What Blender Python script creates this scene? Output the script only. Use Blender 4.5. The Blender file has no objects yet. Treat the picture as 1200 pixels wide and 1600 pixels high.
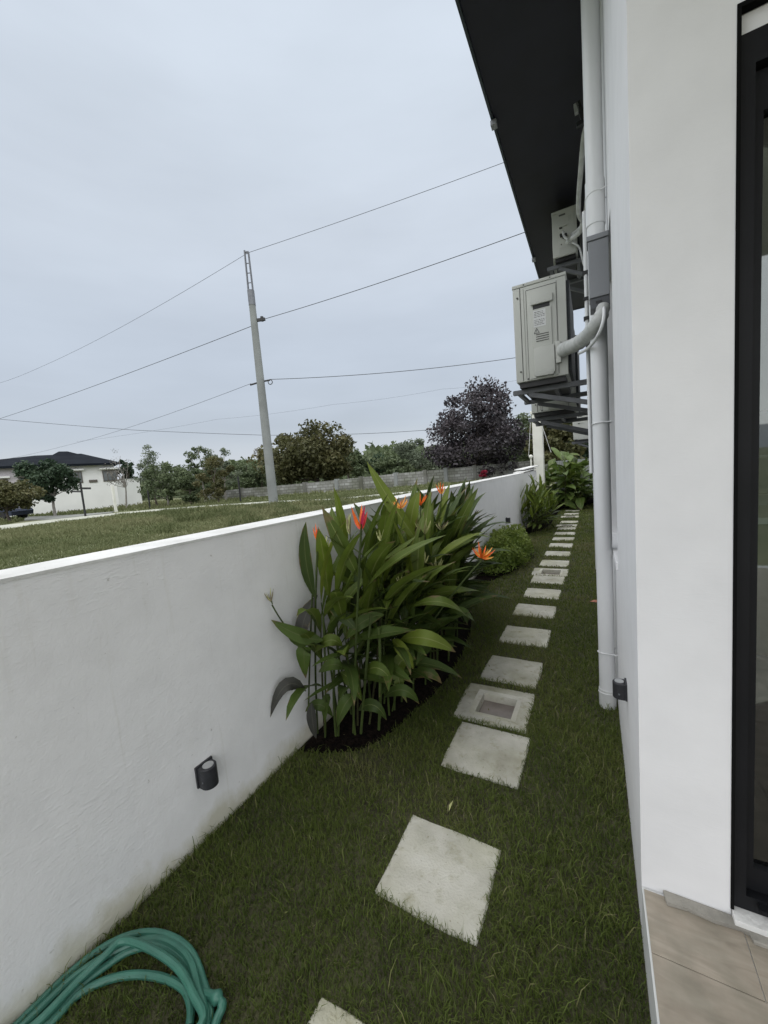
import bpy, bmesh, math, random
import numpy as np
from mathutils import Vector, Matrix
random.seed(7); RNG = np.random.default_rng(7)
SC = bpy.context.scene
COL = SC.collection
PI = math.pi

# ------------------------------------------------------------------ camera, world, sun, exposure
EYE = Vector((0, 0, 1.55)); F = 600.0
_Y = Vector((335, -85, 600)).normalized()
_D = Vector((500, 6218, 600)); _D = (_D - _Y * _D.dot(_Y)).normalized()
_Z = -_D; _X = _Y.cross(_Z)
ROT = Matrix((_X, _Y, _Z))                     # camera axes (right, down, forward) -> world
cam = bpy.data.cameras.new('camera'); camo = bpy.data.objects.new('camera', cam); COL.objects.link(camo)
r_, d_, f_ = ROT.col[0], ROT.col[1], ROT.col[2]
M = Matrix((r_, -d_, -f_)).transposed().to_4x4(); M.translation = EYE
camo.matrix_world = M
cam.sensor_width = 36; cam.sensor_fit = 'AUTO'; cam.lens = 36 * F / 1600.0
cam.clip_start = 0.02; cam.clip_end = 2000
SC.camera = camo

SUN_EL, SUN_AZ = 67, 158                       # degrees, azimuth clockwise from +Y
world = bpy.data.worlds.new('World'); SC.world = world; world.use_nodes = True
wt = world.node_tree; wn, wl_ = wt.nodes, wt.links
wn.clear()
wout = wn.new('ShaderNodeOutputWorld'); wbg = wn.new('ShaderNodeBackground')
sky = wn.new('ShaderNodeTexSky'); sky.sky_type = 'NISHITA'; sky.sun_disc = False
sky.sun_elevation = math.radians(SUN_EL); sky.sun_rotation = math.radians(SUN_AZ)
sky.air_density = 1.0; sky.dust_density = 3.0
tc = wn.new('ShaderNodeTexCoord'); sep = wn.new('ShaderNodeSeparateXYZ')
wl_.new(tc.outputs['Generated'], sep.inputs[0])
mpn = wn.new('ShaderNodeMapping'); mpn.inputs['Scale'].default_value = (1.6, 1.6, 5.0)
wl_.new(tc.outputs['Generated'], mpn.inputs[0])
n1 = wn.new('ShaderNodeTexNoise'); n1.inputs['Scale'].default_value = 1.3; n1.inputs['Detail'].default_value = 5; n1.inputs['Roughness'].default_value = .5
wl_.new(mpn.outputs[0], n1.inputs['Vector'])
n2m = wn.new('ShaderNodeMapping'); n2m.inputs['Scale'].default_value = (1.2, 1.2, 7.0); n2m.inputs['Location'].default_value = (3.1, 1.7, .4)
wl_.new(tc.outputs['Generated'], n2m.inputs[0])
n2 = wn.new('ShaderNodeTexNoise'); n2.inputs['Scale'].default_value = 1.6; n2.inputs['Detail'].default_value = 4
wl_.new(n2m.outputs[0], n2.inputs['Vector'])
ramp = wn.new('ShaderNodeValToRGB')
cr = ramp.color_ramp; cr.interpolation = 'EASE'
cr.elements[0].position = 0.0; cr.elements[0].color = (6.0, 6.4, 7.0, 1)
cr.elements[1].position = 1.0; cr.elements[1].color = (15.0, 15.5, 16.0, 1)
for p, c in ((.05, (6.1, 6.5, 7.1)), (.14, (5.2, 5.7, 6.4)), (.30, (5.8, 6.4, 7.2)), (.5, (6.5, 7.1, 7.85)), (.75, (7.0, 7.7, 8.5))):
    e = cr.elements.new(p); e.color = (*c, 1)
wl_.new(sep.outputs['Z'], ramp.inputs[0])
def _m(op, a, b):
    n = wn.new('ShaderNodeMath'); n.operation = op
    for i, v in enumerate((a, b)):
        if isinstance(v, (int, float)): n.inputs[i].default_value = v
        else: wl_.new(v, n.inputs[i])
    return n.outputs[0]
nz = _m('ADD', _m('MULTIPLY', n1.outputs['Fac'], .26), _m('MULTIPLY', n2.outputs['Fac'], .18))
nz = _m('MULTIPLY', _m('ADD', nz, .78), .435)
vm = wn.new('ShaderNodeVectorMath'); vm.operation = 'SCALE'
wl_.new(ramp.outputs[0], vm.inputs[0]); wl_.new(nz, vm.inputs['Scale'])
mx = wn.new('ShaderNodeMixRGB'); mx.inputs[0].default_value = .9
wl_.new(sky.outputs[0], mx.inputs[1]); wl_.new(vm.outputs[0], mx.inputs[2])
wl_.new(mx.outputs[0], wbg.inputs['Color']); wbg.inputs['Strength'].default_value = .1
wl_.new(wbg.outputs[0], wout.inputs['Surface'])

sl = bpy.data.lights.new('sun', 'SUN'); sl.energy = 1.5; sl.angle = math.radians(130); sl.color = (1, .975, .94)
so = bpy.data.objects.new('sun', sl); COL.objects.link(so)
az, el = math.radians(SUN_AZ), math.radians(SUN_EL)
sdir = Vector((math.sin(az) * math.cos(el), math.cos(az) * math.cos(el), math.sin(el)))
so.rotation_euler = sdir.to_track_quat('Z', 'Y').to_euler(); so.location = (0, -10, 30)
SC.view_settings.view_transform = 'Standard'; SC.view_settings.look = 'None'
SC.view_settings.gamma = 1; SC.view_settings.use_curve_mapping = False
SC.view_settings.exposure = 1.2

# ------------------------------------------------------------------ surveying helpers (photo measurement -> metres)
def ray(px, py): return ROT @ Vector((px - 600, py - 800, F))
def on_y(px, py, y): r = ray(px, py); return EYE + r * (y / r.y)
def on_x(px, py, x): r = ray(px, py); return EYE + r * (x / r.x)
def on_z(px, py, z): r = ray(px, py); return EYE + r * ((z - EYE.z) / r.z)
def at_d(px, py, d): return EYE + ROT @ Vector(((px - 600) * d / F, (py - 800) * d / F, d))
def house_xf(p): return Vector((p[0] - .0118 * (p[1] - 2), p[1] + .0118 * p[0], p[2]))

# ------------------------------------------------------------------ materials
def new_mat(name):
    m = bpy.data.materials.new(name); m.use_nodes = True
    nt = m.node_tree; return m, nt, nt.nodes, nt.links, nt.nodes['Principled BSDF']
def mat(name, c1, c2=None, scale=8, rough=.7, bump=0, bscale=60, metallic=0, detail=5, spec=.5, stretch=None, bdist=.01, contrast=(.35, .65)):
    m, nt, N, L, b = new_mat(name)
    b.inputs['Roughness'].default_value = rough; b.inputs['Metallic'].default_value = metallic
    b.inputs['Specular IOR Level'].default_value = spec
    t = N.new('ShaderNodeTexCoord'); mp = N.new('ShaderNodeMapping')
    if stretch: mp.inputs['Scale'].default_value = stretch
    L.new(t.outputs['Object'], mp.inputs[0])
    if c2 is None: c2 = tuple(min(1, x * .86) for x in c1)
    n = N.new('ShaderNodeTexNoise'); n.inputs['Scale'].default_value = scale; n.inputs['Detail'].default_value = detail
    L.new(mp.outputs[0], n.inputs['Vector'])
    r = N.new('ShaderNodeValToRGB'); r.color_ramp.elements[0].position = contrast[0]; r.color_ramp.elements[1].position = contrast[1]
    r.color_ramp.elements[0].color = (*c2, 1); r.color_ramp.elements[1].color = (*c1, 1)
    L.new(n.outputs['Fac'], r.inputs[0]); L.new(r.outputs[0], b.inputs['Base Color'])
    if bump:
        n2 = N.new('ShaderNodeTexNoise'); n2.inputs['Scale'].default_value = bscale; n2.inputs['Detail'].default_value = 6
        L.new(mp.outputs[0], n2.inputs['Vector'])
        bp = N.new('ShaderNodeBump'); bp.inputs['Strength'].default_value = bump; bp.inputs['Distance'].default_value = bdist
        L.new(n2.outputs['Fac'], bp.inputs['Height']); L.new(bp.outputs[0], b.inputs['Normal'])
    return m
def tint_mat(name, stops, rough=.6, transl=.3, spec=.3):
    """vegetation: the 'tint' point attribute picks the leaf or blade colour"""
    m, nt, N, L, b = new_mat(name)
    a = N.new('ShaderNodeAttribute'); a.attribute_name = 'tint'
    r = N.new('ShaderNodeValToRGB'); el = r.color_ramp.elements
    el[0].position = stops[0][0]; el[0].color = (*stops[0][1], 1)
    el[1].position = stops[-1][0]; el[1].color = (*stops[-1][1], 1)
    for p, c in stops[1:-1]:
        e = el.new(p); e.color = (*c, 1)
    L.new(a.outputs['Fac'], r.inputs[0]); L.new(r.outputs[0], b.inputs['Base Color'])
    b.inputs['Roughness'].default_value = rough; b.inputs['Specular IOR Level'].default_value = spec
    if transl:
        tr = N.new('ShaderNodeBsdfTranslucent'); L.new(r.outputs[0], tr.inputs['Color'])
        mxs = N.new('ShaderNodeMixShader'); mxs.inputs[0].default_value = transl
        L.new(b.outputs[0], mxs.inputs[1]); L.new(tr.outputs[0], mxs.inputs[2])
        L.new(mxs.outputs[0], N['Material Output'].inputs['Surface'])
    return m

def stucco(name, base, strokes=1.0, dirt=True):
    m, nt, N, L, b = new_mat(name)
    t = N.new('ShaderNodeTexCoord')
    def noise(scale, stretch=(1, 1, 1), rot=(0, 0, 0), detail=5, rough=.5):
        mp = N.new('ShaderNodeMapping'); mp.inputs['Scale'].default_value = stretch; mp.inputs['Rotation'].default_value = rot
        L.new(t.outputs['Object'], mp.inputs[0])
        n = N.new('ShaderNodeTexNoise'); n.inputs['Scale'].default_value = scale; n.inputs['Detail'].default_value = detail; n.inputs['Roughness'].default_value = rough
        L.new(mp.outputs[0], n.inputs['Vector']); return n.outputs['Fac']
    def ramp(v, p0, c0, p1, c1):
        r = N.new('ShaderNodeValToRGB'); e = r.color_ramp.elements
        e[0].position = p0; e[0].color = (*c0, 1); e[1].position = p1; e[1].color = (*c1, 1)
        L.new(v, r.inputs[0]); return r.outputs[0]
    def mul(a, c, fac=1.0):
        x = N.new('ShaderNodeMixRGB'); x.blend_type = 'MULTIPLY'; x.inputs[0].default_value = fac
        L.new(a, x.inputs[1]); L.new(c, x.inputs[2]); return x.outputs[0]
    big = ramp(noise(1.1, (1, .7, 1), detail=4), .3, tuple(x * .93 for x in base), .7, base)
    col = mul(big, ramp(noise(7, (1, 1, 1)), .3, (.95, .95, .95), .6, (1, 1, 1)))
    if dirt:
        col = mul(col, ramp(noise(3.2, (1, 5.0, .35), detail=7, rough=.65), .28, (.90, .89, .86), .42, (1, 1, 1)), .55)
        col = mul(col, ramp(noise(9, (1, 3.0, .12), detail=4, rough=.6), .30, (.90, .895, .87), .38, (1, 1, 1)), .6)
        col = mul(col, ramp(noise(38, (1, 1, 1), detail=2), .22, (.6, .58, .55), .27, (1, 1, 1)), .7)
    if dirt:                                                            # soil splash and algae at the foot of the wall
        sx = N.new('ShaderNodeSeparateXYZ'); gm = N.new('ShaderNodeNewGeometry'); L.new(gm.outputs['Position'], sx.inputs[0])
        a1 = N.new('ShaderNodeMath'); a1.operation = 'MULTIPLY_ADD'; L.new(noise(4.5, (1, 1, .6), detail=7, rough=.65), a1.inputs[0]); a1.inputs[1].default_value = .34; a1.inputs[2].default_value = -.085
        a2 = N.new('ShaderNodeMath'); a2.operation = 'SUBTRACT'; L.new(a1.outputs[0], a2.inputs[0]); L.new(sx.outputs['Z'], a2.inputs[1])
        mr = N.new('ShaderNodeMapRange'); mr.inputs['From Min'].default_value = -.04; mr.inputs['From Max'].default_value = .05; mr.inputs['To Max'].default_value = .75; L.new(a2.outputs[0], mr.inputs['Value'])
        mxd = N.new('ShaderNodeMixRGB'); L.new(mr.outputs[0], mxd.inputs[0]); L.new(col, mxd.inputs[1]); mxd.inputs[2].default_value = (.52, .50, .38, 1); col = mxd.outputs[0]
    L.new(col, b.inputs['Base Color']); b.inputs['Roughness'].default_value = .62; b.inputs['Specular IOR Level'].default_value = .35
    # trowel strokes: long thin ridges at a slant + fine grain
    s1 = ramp(noise(17, (1, 1.2, 4.5), (math.radians(38), 0, 0), detail=7, rough=.62), .52, (0, 0, 0), .66, (1, 1, 1))
    s2 = ramp(noise(24, (1, 1.0, 7), (math.radians(14), 0, 0), detail=6, rough=.6), .58, (0, 0, 0), .70, (1, 1, 1))
    msk = ramp(noise(2.4, (1, .8, 1.3), detail=4), .46, (.05, .05, .05), .66, (1, 1, 1))
    s1 = mul(s1, msk); s2 = mul(s2, ramp(noise(3.1, detail=3), .42, (.1, .1, .1), .6, (1, 1, 1)))
    s3 = noise(120, detail=3)
    s4 = noise(9, detail=3)
    ad = None
    for v, k in ((s1, .7), (s2, .9), (s3, .45), (s4, .7), (noise(34, detail=6), .7)):
        mm = N.new('ShaderNodeMath'); mm.operation = 'MULTIPLY'; L.new(v, mm.inputs[0]); mm.inputs[1].default_value = k
        if ad is None: ad = mm.outputs[0]
        else:
            a2 = N.new('ShaderNodeMath'); a2.operation = 'ADD'; L.new(ad, a2.inputs[0]); L.new(mm.outputs[0], a2.inputs[1]); ad = a2.outputs[0]
    bp = N.new('ShaderNodeBump'); bp.inputs['Strength'].default_value = .36 * strokes; bp.inputs['Distance'].default_value = .006
    L.new(ad, bp.inputs['Height']); L.new(bp.outputs[0], b.inputs['Normal'])
    return m

def big_leaf_mat(name, lo, hi, rib, rough=.36, transl=.22):
    m, nt, N, L, b = new_mat(name)
    uv = N.new('ShaderNodeUVMap'); uv.uv_map = 'UVMap'
    sp = N.new('ShaderNodeSeparateXYZ'); L.new(uv.outputs[0], sp.inputs[0])
    oi = N.new('ShaderNodeObjectInfo')
    r = N.new('ShaderNodeValToRGB'); e = r.color_ramp.elements
    e[0].color = (*lo, 1); e[1].color = (*hi, 1); L.new(oi.outputs['Random'], r.inputs[0])
    def mth(op, a, bb):
        n = N.new('ShaderNodeMath'); n.operation = op
        for i, v in enumerate((a, bb)):
            if isinstance(v, (int, float)): n.inputs[i].default_value = v
            else: L.new(v, n.inputs[i])
        return n.outputs[0]
    du = mth('ABSOLUTE', mth('SUBTRACT', sp.outputs['X'], .5), 0)
    ribm = mth('LESS_THAN', du, .03)
    vein = mth('SINE', mth('ADD', mth('MULTIPLY', sp.outputs['Y'], 150), mth('MULTIPLY', du, -90)), 0)
    no = N.new('ShaderNodeTexNoise'); no.inputs['Scale'].default_value = 9; t = N.new('ShaderNodeTexCoord'); L.new(t.outputs['Object'], no.inputs['Vector'])
    k = mth('ADD', mth('MULTIPLY', no.outputs['Fac'], .6), mth('ADD', mth('MULTIPLY', vein, .06), .7))
    sc = N.new('ShaderNodeVectorMath'); sc.operation = 'SCALE'; L.new(r.outputs[0], sc.inputs[0]); L.new(k, sc.inputs['Scale'])
    mx0 = N.new('ShaderNodeMixRGB'); L.new(ribm, mx0.inputs[0]); L.new(sc.outputs[0], mx0.inputs[1]); mx0.inputs[2].default_value = (*rib, 1)
    nb = N.new('ShaderNodeTexNoise'); nb.inputs['Scale'].default_value = 7; nb.inputs['Detail'].default_value = 6; nb.noise_dimensions = '4D'
    L.new(t.outputs['Object'], nb.inputs['Vector']); L.new(mth('MULTIPLY', oi.outputs['Random'], 40), nb.inputs['W'])
    edge = mth('ADD', mth('MULTIPLY', mth('POWER', mth('MULTIPLY', du, 2), 6), .16), mth('MULTIPLY', mth('POWER', sp.outputs['Y'], 8), .26))
    wit = mth('MULTIPLY', mth('SUBTRACT', mth('ADD', nb.outputs['Fac'], edge), .69), 12); wit.node.use_clamp = True
    mx = N.new('ShaderNodeMixRGB'); L.new(wit, mx.inputs[0]); L.new(mx0.outputs[0], mx.inputs[1]); mx.inputs[2].default_value = (.15, .115, .05, 1)
    L.new(mx.outputs[0], b.inputs['Base Color']); b.inputs['Roughness'].default_value = rough; b.inputs['Specular IOR Level'].default_value = .32
    bp = N.new('ShaderNodeBump'); bp.inputs['Strength'].default_value = .25; bp.inputs['Distance'].default_value = .003
    L.new(vein, bp.inputs['Height']); L.new(bp.outputs[0], b.inputs['Normal'])
    tr = N.new('ShaderNodeBsdfTranslucent'); L.new(mx.outputs[0], tr.inputs['Color'])
    ms = N.new('ShaderNodeMixShader'); ms.inputs[0].default_value = transl
    L.new(b.outputs[0], ms.inputs[1]); L.new(tr.outputs[0], ms.inputs[2]); L.new(ms.outputs[0], N['Material Output'].inputs['Surface'])
    return m

def concrete_mat(name, c1, c2, seed):
    m, nt, N, L, b = new_mat(name); t = N.new('ShaderNodeTexCoord'); oi = N.new('ShaderNodeObjectInfo')
    va = N.new('ShaderNodeVectorMath'); va.operation = 'ADD'; L.new(t.outputs['Object'], va.inputs[0]); va.inputs[1].default_value = (seed, seed * 2, 0)
    def ns(sc, dt, rg_=.55):
        n = N.new('ShaderNodeTexNoise'); n.inputs['Scale'].default_value = sc; n.inputs['Detail'].default_value = dt; n.inputs['Roughness'].default_value = rg_; L.new(va.outputs[0], n.inputs['Vector']); return n.outputs['Fac']
    def rp(v, p0, a, p1, c):
        r = N.new('ShaderNodeValToRGB'); e = r.color_ramp.elements; e[0].position = p0; e[0].color = (*a, 1); e[1].position = p1; e[1].color = (*c, 1); L.new(v, r.inputs[0]); return r.outputs[0]
    def ml(a, c):
        x = N.new('ShaderNodeMixRGB'); x.blend_type = 'MULTIPLY'; x.inputs[0].default_value = 1; L.new(a, x.inputs[1]); L.new(c, x.inputs[2]); return x.outputs[0]
    col = rp(ns(5, 8, .6), .32, c2, .62, c1)
    col = ml(col, rp(ns(17, 6, .65), .32, (.78, .77, .70), .46, (1, 1, 1)))
    col = ml(col, rp(ns(75, 3), .26, (.60, .59, .53), .33, (1, 1, 1)))
    col = ml(col, rp(ns(2.3, 5), .36, (.80, .80, .70), .58, (1, 1, 1)))
    L.new(col, b.inputs['Base Color']); b.inputs['Roughness'].default_value = .88; b.inputs['Specular IOR Level'].default_value = .25
    bp = N.new('ShaderNodeBump'); bp.inputs['Strength'].default_value = .6; bp.inputs['Distance'].default_value = .006
    ad = N.new('ShaderNodeMath'); ad.operation = 'ADD'; L.new(ns(26, 8, .65), ad.inputs[0]); L.new(ns(110, 3), ad.inputs[1]); L.new(ad.outputs[0], bp.inputs['Height']); L.new(bp.outputs[0], b.inputs['Normal'])
    return m
def glass_mat():
    m, nt, N, L, b = new_mat('door_glass'); N.remove(b)
    g = N.new('ShaderNodeBsdfGlossy'); g.inputs['Roughness'].default_value = .02; g.inputs['Color'].default_value = (.9, .93, .92, 1)
    t = N.new('ShaderNodeBsdfTransparent'); t.inputs['Color'].default_value = (.82, .86, .85, 1)
    fr = N.new('ShaderNodeFresnel'); fr.inputs['IOR'].default_value = 1.95
    mx = N.new('ShaderNodeMixShader'); L.new(fr.outputs[0], mx.inputs[0]); L.new(t.outputs[0], mx.inputs[1]); L.new(g.outputs[0], mx.inputs[2])
    L.new(mx.outputs[0], N['Material Output'].inputs['Surface'])
    return m

W = {}
W['garden_wall'] = stucco('white_trowelled_stucco', (.87, .87, .875), .9)
W['wall_cap'] = mat('white_cap_paint', (.70, .70, .685), (.52, .52, .495), 4, .75, .4, 50, detail=8, contrast=(.25, .55))
W['house_wall'] = stucco('white_house_paint', (.80, .80, .81), .22, dirt=False)
W['soffit'] = mat('dark_navy_soffit', (.0095, .0095, .021), (.0065, .0065, .014), 3, .6, .05, 30)
W['fascia'] = mat('dark_fascia', (.035, .05, .06), (.02, .03, .038), 2, .45)
W['roof'] = mat('dark_roof_sheet', (.03, .034, .042), (.02, .022, .028), 5, .6, .2, 8)
W['pvc'] = mat('white_pvc_paint', (.74, .75, .76), (.66, .67, .68), 5, .38, .05, 30, stretch=(1, 1, .3))
W['pvc_dull'] = mat('dull_white_pvc', (.66, .67, .67), (.58, .59, .58), 6, .5)
W['grey_box'] = mat('grey_enamel_box', (.25, .26, .28), (.23, .24, .26), 4, .45)
W['grey_box_dark'] = mat('dark_grey_enamel', (.08, .085, .095), None, 4, .5)
W['ac_case'] = mat('ac_grey_beige_enamel', (.50, .51, .475), (.46, .47, .435), 3, .42, .04, 60)
W['ac_trim'] = mat('ac_trim_enamel', (.43, .44, .41), (.40, .41, .38), 3, .45)
W['ac_groove'] = mat('ac_groove', (.10, .10, .095), None, 4, .7)
W['dark'] = mat('black_plastic', (.018, .018, .02), (.012, .012, .013), 8, .5)
W['sealant'] = mat('black_sealant', (.008, .008, .008), None, 8, .9, spec=.05)
W['coil'] = mat('dark_coil_fins', (.03, .035, .04), (.02, .022, .025), 60, .5, metallic=.4)
W['label'] = mat('label_paper', (.66, .67, .67), (.60, .61, .61), 12, .6)
W['ink'] = mat('label_ink', (.12, .12, .12), None, 10, .7)
W['steel'] = mat('grey_bracket_paint', (.115, .12, .13), (.085, .09, .098), 10, .5, .15, 60)
W['wrap'] = mat('white_pipe_wrap', (.52, .53, .52), (.40, .41, .40), 18, .65, .8, 30, bdist=.006)
W['frame'] = mat('black_aluminium', (.010, .0105, .0125), (.007, .0075, .009), 4, .5, .04, 60, spec=.2)
W['glass'] = glass_mat()
W['concrete'] = concrete_mat('pale_concrete', (.56, .55, .49), (.42, .41, .35), 1.3)
W['concrete_b'] = concrete_mat('pale_concrete_worn', (.52, .51, .45), (.36, .35, .295), 7.7)
W['wet_grey'] = mat('grey_sump_lid', (.27, .235, .21), (.18, .155, .14), 7, .4, .2, 40)
W['soil'] = mat('dark_garden_soil', (.013, .009, .007), (.005, .004, .0035), 30, 1.0, 1.0, 60, bdist=.03, spec=.08)
W['lawn_soil'] = mat('lawn_ground', (.075, .075, .034), (.045, .043, .022), 9, .95, .8, 90, bdist=.02)
W['field_soil'] = mat('field_ground', (.17, .175, .095), (.105, .12, .055), .55, .95, .6, 30, detail=10, contrast=(.38, .6))
W['asphalt'] = mat('grey_driveway', (.21, .215, .20), (.16, .165, .15), 1.2, .9, .2, 40)
W['path'] = mat('pale_path_concrete', (.40, .405, .35), (.30, .31, .25), 1.3, .9, .2, 40)
W['tile'] = None
W['mortar'] = mat('mortar_smear', (.30, .285, .25), (.22, .21, .185), 16, .9, .6, 50)
W['pole'] = mat('grey_concrete_pole', (.235, .25, .245), (.18, .19, .185), 1.4, .85, .2, 12)
W['pole_metal'] = mat('galvanised_steel', (.17, .18, .195), (.12, .125, .14), 8, .5, metallic=.4)
W['wire'] = mat('black_wire', (.03, .033, .038), None, 4, .6)
W['far_white'] = mat('far_white_paint', (.74, .745, .72), (.68, .685, .66), .6, .8)
W['far_pinkish'] = mat('pinkish_wall_paint', (.50, .47, .49), (.46, .43, .45), .8, .8)
W['far_roof'] = mat('far_dark_tile_roof', (.011, .014, .019), (.007, .009, .013), 1.0, .9, .3, 6, spec=.08)
W['far_glass'] = mat('far_window_glass', (.16, .17, .17), (.09, .10, .10), 1.5, .15)
W['far_frame'] = mat('brown_window_frame', (.10, .085, .07), None, 4, .6)
W['post_white'] = mat('white_post_paint', (.72, .72, .66), (.62, .62, .55), 2, .7)
W['chb'] = None
W['hose'] = mat('teal_rubber_hose', (.045, .165, .120), (.032, .125, .092), 14, .42, .12, 120, spec=.5)
W['wood_stem'] = mat('tree_bark', (.11, .09, .07), (.06, .05, .04), 5, .9, .4, 14)
W['pale_stem'] = mat('pale_tree_bark', (.30, .28, .25), (.20, .19, .17), 5, .9)
W['stem'] = mat('green_stem', (.062, .088, .024), (.032, .046, .014), 12, .6, spec=.15, stretch=(1, 1, .2))
W['stem_dark'] = mat('brown_green_stem', (.055, .065, .024), (.04, .035, .018), 12, .65, spec=.15, stretch=(1, 1, .2))
W['red_leaf'] = mat('red_bract', (.42, .03, .06), (.28, .02, .05), 10, .5)
W['bract_orange'] = mat('orange_bract', (.85, .20, .02), (.72, .11, .015), 30, .42)
W['bract_red'] = mat('red_orange_bract', (.80, .095, .03), (.62, .05, .06), 30, .42)
W['bract_pink'] = mat('pink_red_bract', (.55, .035, .09), (.42, .02, .07), 30, .42)
W['bract_yellow'] = mat('yellow_orange_bract', (.85, .36, .05), (.80, .50, .14), 30, .45)
W['bract_pale'] = mat('pale_green_bract', (.50, .50, .24), (.36, .38, .15), 30, .5)
W['bract_dry'] = mat('dry_bract', (.30, .26, .17), (.14, .11, .07), 30, .7)
W['lens'] = mat('frosted_lamp_lens', (.36, .37, .37), (.30, .31, .31), 20, .3)
W['lamp_body'] = mat('charcoal_lamp_body', (.026, .027, .032), (.020, .021, .024), 30, .5, .2, 150)
W['room'] = mat('interior_grey_wall', (.62, .62, .63), (.56, .56, .57), 2, .8)
W['room_floor'] = mat('interior_floor_tile', (.32, .32, .31), (.26, .26, .25), 3, .35)
W['counter_top'] = mat('pale_counter_top', (.68, .68, .66), None, 3, .3)
W['counter_body'] = mat('olive_reflection_front', (.15, .155, .11), (.12, .125, .09), 3, .5)
W['dark_wood'] = mat('dark_cabinet', (.03, .03, .034), None, 3, .4)
W['car_paint'] = mat('dark_blue_car_paint', (.02, .028, .06), None, 3, .25)
W['tyre'] = mat('tyre_rubber', (.02, .02, .02), None, 8, .85)
W['orange_leaf'] = mat('fallen_orange_leaf', (.42, .16, .09), (.36, .13, .08), 12, .6)
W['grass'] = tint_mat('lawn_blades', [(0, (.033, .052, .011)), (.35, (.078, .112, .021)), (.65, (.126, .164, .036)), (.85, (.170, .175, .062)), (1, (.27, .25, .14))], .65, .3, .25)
W['field'] = tint_mat('field_blades', [(0, (.07, .085, .032)), (.4, (.125, .145, .065)), (.75, (.19, .19, .10)), (1, (.29, .265, .16))], .75, .25, .2)
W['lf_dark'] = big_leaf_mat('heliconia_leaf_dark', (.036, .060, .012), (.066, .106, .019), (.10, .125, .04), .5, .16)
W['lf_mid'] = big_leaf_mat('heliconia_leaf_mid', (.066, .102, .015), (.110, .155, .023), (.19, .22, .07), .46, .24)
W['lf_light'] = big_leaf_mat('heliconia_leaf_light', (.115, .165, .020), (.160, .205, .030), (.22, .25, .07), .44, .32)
W['lf_brown'] = big_leaf_mat('heliconia_leaf_withered', (.030, .032, .028), (.050, .050, .042), (.075, .075, .06), .5, .08)
W['lf_broad'] = big_leaf_mat('broad_leaf', (.075, .120, .026), (.125, .185, .042), (.17, .22, .07), .45, .28)

def make_tile_mat():
    m, nt, N, L, b = new_mat('wood_look_tile')
    t = N.new('ShaderNodeTexCoord'); mp = N.new('ShaderNodeMapping'); mp.inputs['Scale'].default_value = (2.0, 9, 1)
    L.new(t.outputs['Object'], mp.inputs[0])
    n = N.new('ShaderNodeTexNoise'); n.inputs['Scale'].default_value = 3.2; n.inputs['Detail'].default_value = 8; n.inputs['Distortion'].default_value = 1.2
    L.new(mp.outputs[0], n.inputs['Vector'])
    r = N.new('ShaderNodeValToRGB'); e = r.color_ramp.elements
    e[0].position = .3; e[0].color = (.245, .212, .17, 1); e[1].position = .72; e[1].color = (.335, .298, .245, 1)
    L.new(n.outputs['Fac'], r.inputs[0])
    n2 = N.new('ShaderNodeTexNoise'); n2.inputs['Scale'].default_value = 14; n2.inputs['Detail'].default_value = 6; L.new(t.outputs['Object'], n2.inputs['Vector'])
    r2 = N.new('ShaderNodeValToRGB'); r2.color_ramp.elements[0].position = .35; r2.color_ramp.elements[0].color = (.82, .83, .80, 1); r2.color_ramp.elements[1].position = .65; r2.color_ramp.elements[1].color = (1.08, 1.06, 1.04, 1)
    L.new(n2.outputs['Fac'], r2.inputs[0])
    mx = N.new('ShaderNodeMixRGB'); mx.blend_type = 'MULTIPLY'; mx.inputs[0].default_value = 1
    L.new(r.outputs[0], mx.inputs[1]); L.new(r2.outputs[0], mx.inputs[2]); L.new(mx.outputs[0], b.inputs['Base Color'])
    b.inputs['Roughness'].default_value = .55
    bp = N.new('ShaderNodeBump'); bp.inputs['Strength'].default_value = .15; bp.inputs['Distance'].default_value = .003
    L.new(n.outputs['Fac'], bp.inputs['Height']); L.new(bp.outputs[0], b.inputs['Normal'])
    return m
W['tile'] = make_tile_mat()
def make_chb():
    m, nt, N, L, b = new_mat('hollow_block_masonry')
    t = N.new('ShaderNodeTexCoord'); bt = N.new('ShaderNodeTexBrick')
    bt.inputs['Scale'].default_value = 1; bt.inputs['Brick Width'].default_value = .42; bt.inputs['Row Height'].default_value = .21; bt.inputs['Mortar Size'].default_value = .025
    bt.inputs['Color1'].default_value = (.19, .19, .18, 1); bt.inputs['Color2'].default_value = (.34, .345, .34, 1); bt.inputs['Mortar'].default_value = (.15, .15, .14, 1)
    uv = N.new('ShaderNodeUVMap'); uv.uv_map = 'UVMap'; L.new(uv.outputs[0], bt.inputs['Vector'])
    n = N.new('ShaderNodeTexNoise'); n.inputs['Scale'].default_value = .9; n.inputs['Detail'].default_value = 6; L.new(t.outputs['Object'], n.inputs['Vector'])
    r = N.new('ShaderNodeValToRGB'); r.color_ramp.elements[0].position = .35; r.color_ramp.elements[0].color = (.6, .62, .52, 1); r.color_ramp.elements[1].position = .65; r.color_ramp.elements[1].color = (1.1, 1.1, 1.1, 1)
    L.new(n.outputs['Fac'], r.inputs[0])
    mx = N.new('ShaderNodeMixRGB'); mx.blend_type = 'MULTIPLY'; mx.inputs[0].default_value = 1
    L.new(bt.outputs['Color'], mx.inputs[1]); L.new(r.outputs[0], mx.inputs[2]); L.new(mx.outputs[0], b.inputs['Base Color'])
    b.inputs['Roughness'].default_value = .9
    return m
W['chb'] = make_chb()

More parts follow.
